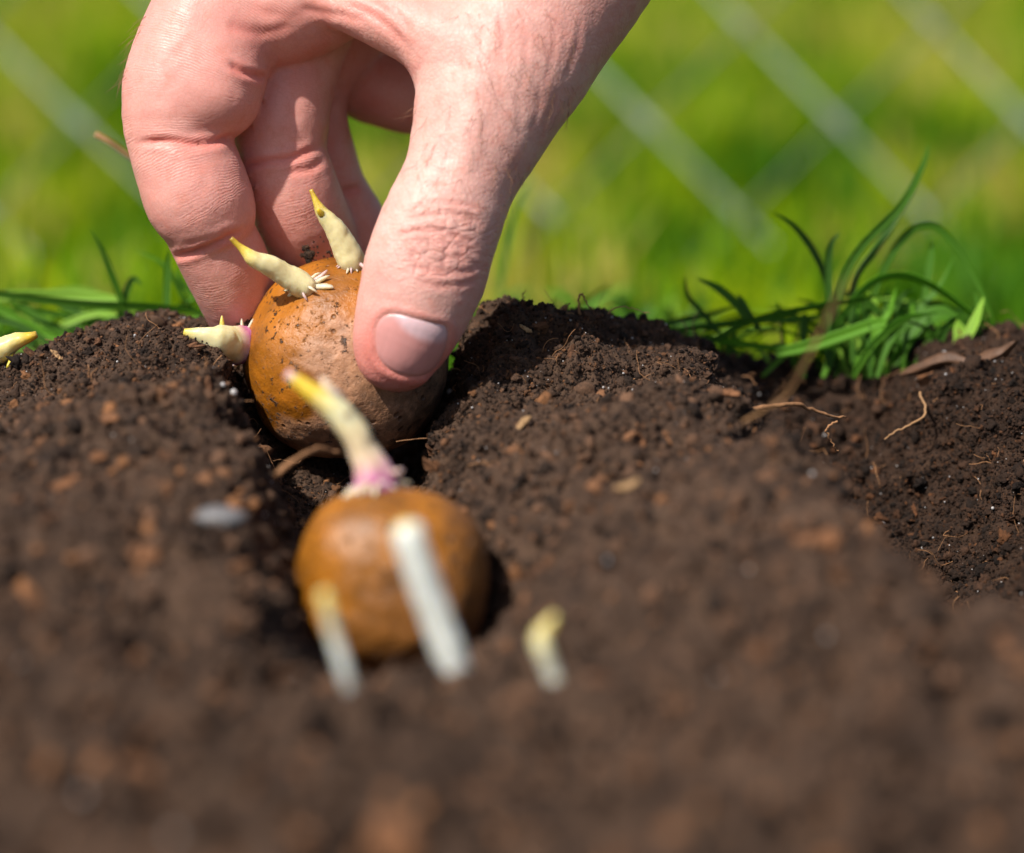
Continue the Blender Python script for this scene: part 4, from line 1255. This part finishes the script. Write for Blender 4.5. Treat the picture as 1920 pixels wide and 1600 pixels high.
chip(1425, 1215, 40, 28, H_(20), MAT_CHIP, "small amber chip on the blurred slope at lower right")
chip(215, 780, 36, 22, H_(5), MAT_CHIP, "orange chip in the middle of the left ridge")
chip(110, 662, 30, 14, H_(60), MAT_PALECHIP, "pale straw-coloured chip near the far left sprout")
chip(280, 1035, 60, 34, H_(15), MAT_CHIP, "blurred orange chip on the left ridge beside the grey stone")
chip(185, 855, 30, 24, H_(0), MAT_CHIP, "small blurred amber chip low on the left ridge")
chip(120, 905, 110, 22, H_(-4), MAT_CHIP, "long blurred brown bark strip on the left ridge")
chip(1180, 905, 50, 14, H_(-15), MAT_PALECHIP, "thin tan sliver on the right ridge below the hand")
chip(990, 612, 28, 10, H_(20), MAT_PALECHIP, "tiny straw fleck on the middle ridge crest just right of the thumb")
chip(1735, 712, 34, 46, H_(80), MAT_CHIP, "upright orange bark scrap under the dry leaf")
chip(270, 1440, 70, 40, H_(25), MAT_CHIP, "blurred rusty chip in the lower left foreground")
chip(1880, 1210, 60, 36, H_(60), MAT_CHIP, "blurred rusty chip at the lower right picture edge")
chip(1210, 820, 30, 12, H_(70), MAT_CHIP, "narrow rusty splinter on the middle ridge")
chip(1060, 575, 24, 12, H_(-55), MAT_CHIP, "dark brown scrap poking up from the middle ridge crest")
st, sn, sd_ = ground_at(415, 968)
tv, tf = ico(2)
v = tv * (1 + 0.12 * fbm(tv * 2, 3, 8))[:, None] * np.array([0.0038, 0.0026, 0.0016]) + st + sn * 0.0012
tag(obj("stone", v, tf, MAT_STONE), "blurred light grey stone on the left ridge beside the amber potato", "stone")
# larger perlite-like grains
for (px, py, r_, lab) in [(440, 733, 7, "round clear grit grain in the dark gap left of the held potato"), (1130, 1052, 8, "blurred white grain on the right ridge"), (1650, 975, 4, "small white grain on the right-hand slope"), (420, 718, 5, "small white grain under the side sprout")]:
    p, n, d = ground_at(px, py)
    v, f = ico(2); v = v * (1 + .1 * vnoise(v * 3, 5))[:, None] * r_ * SPX * d + p + n * r_ * SPX * d * .7
    tag(obj("grit_grain", v, f, MAT_GRIT), lab, "grit grain", "white grains in the soil")

# curled dry leaf at the right
q = spline(np.array([(1690, 705, .474), (1730, 688, .472), (1780, 675, .470), (1830, 682, .468), (1870, 668, .468), (1905, 640, .466)], float), 26)
c = P(q[:, 0], q[:, 1], q[:, 2])
t = np.linspace(0, 1, 26); wd = 24 * SPX * .47 * np.clip(np.sin(t * np.pi) ** .6, .1, 1) * (1 + 0.5 * fbm(np.stack([t * 9, t * 0, t * 0], 1), 3, 5))
vs = []
for k in np.linspace(-1, 1, 7):
    vs.append(c + (UP * .8 - FWD * .2) * (wd * k * (0.8 + .2 * np.sin(t * 17 + k)))[:, None] - FWD * (wd * (.5 - k * k * .8))[:, None] + RIGHT * 0.0005 * np.sin(k * 5))
v = np.stack(vs, 1); v2 = v + FWD * 0.00025
full_ = np.concatenate([v, v2[:, ::-1]], 1)
i, j = np.meshgrid(np.arange(25), np.arange(14), indexing='ij')
f = np.stack([i * 14 + j, i * 14 + (j + 1) % 14, (i + 1) * 14 + (j + 1) % 14, (i + 1) * 14 + j], -1).reshape(-1, 4)
tag(obj("dry_leaf", full_.reshape(-1, 3), f, MAT_DRYLEAF), "curled brown dry leaf on the soil at the right edge", "dry leaf")

def rootlet(rows, r, mat, name, label, cat):
    sp = spline(np.array(rows, float), 40)
    c = P(sp[:, 0], sp[:, 1], sp[:, 2]) + 0.0003 * np.stack([fbm(np.stack([np.arange(40) * .5, np.zeros(40), np.full(40, s)], 1), 2, s) for s in (1, 2, 3)], 1)
    v, f, _ = tube(c, np.linspace(r, r * .45, 40) * SPX * .45, 6)
    return tag(obj(name, v, f, mat), label, cat)
rootlet([(1410, 768, .432), (1450, 762, .434), (1490, 757, .436), (1520, 768, .438), (1560, 780, .440), (1588, 783, .442)], 5, MAT_ROOT, "root", "kinked brown root hanging over the dark furrow on the right", "root")
rootlet([(1570, 790, .444), (1550, 805, .444), (1560, 830, .445), (1575, 850, .446)], 2.5, MAT_ROOT, "root", "fine orange rootlet dangling below the kinked root", "root")
rootlet([(1725, 735, .462), (1735, 775, .460), (1700, 800, .458), (1670, 815, .458), (1660, 825, .458)], 3, MAT_STRAW, "root", "thin pale rootlet trailing down from the dry leaf", "root")
rootlet([(520, 890, .398), (560, 858, .400), (600, 842, .404), (640, 850, .408)], 6, MAT_ROOT, "root", "blurred reddish root lying across the furrow between the potatoes", "root")
rootlet([(1010, 590, .462), (1050, 580, .460), (1068, 570, .460), (1050, 582, .459), (1080, 590, .458)], 1.6, MAT_STRAW, "root", "curly straw rootlet on the middle ridge crest", "root")
rootlet([(1088, 590, .460), (1085, 560, .459), (1092, 552, .459), (1100, 568, .459), (1112, 580, .459)], 2.4, MAT_ROOT, "root", "hooked brown rootlet standing on the middle ridge crest", "root")
rootlet([(980, 590, .461), (982, 565, .460), (980, 552, .460), (988, 545, .460)], 1.4, MAT_ROOT, "root", "hair-like rootlet standing beside the thumb on the ridge", "root")
rootlet([(1140, 588, .460), (1160, 575, .459), (1190, 580, .459), (1220, 588, .459)], 1.5, MAT_STRAW, "root", "pale rootlet arching over the right end of the middle crest", "root")
rootlet([(845, 690, .455), (870, 700, .456), (850, 730, .455), (880, 740, .456)], 1.4, MAT_ROOT, "root", "tangled rootlet right of the held potato", "root")
# dry stub behind the index finger
q = spline(np.array([(180, 252, .492, 10), (205, 266, .492, 9), (235, 288, .493, 9), (290, 330, .494, 8), (370, 430, .497, 7), (440, 560, .50, 7), (480, 680, .502, 7)], float), 30)
v, f, _ = tube(P(q[:, 0], q[:, 1], q[:, 2]), q[:, 3] * SPX * q[:, 2], 8, 0.6)
tag(obj("straw_stem", v, f, MAT_STRAW), "bent pale straw stem sticking out behind the index finger", "straw")
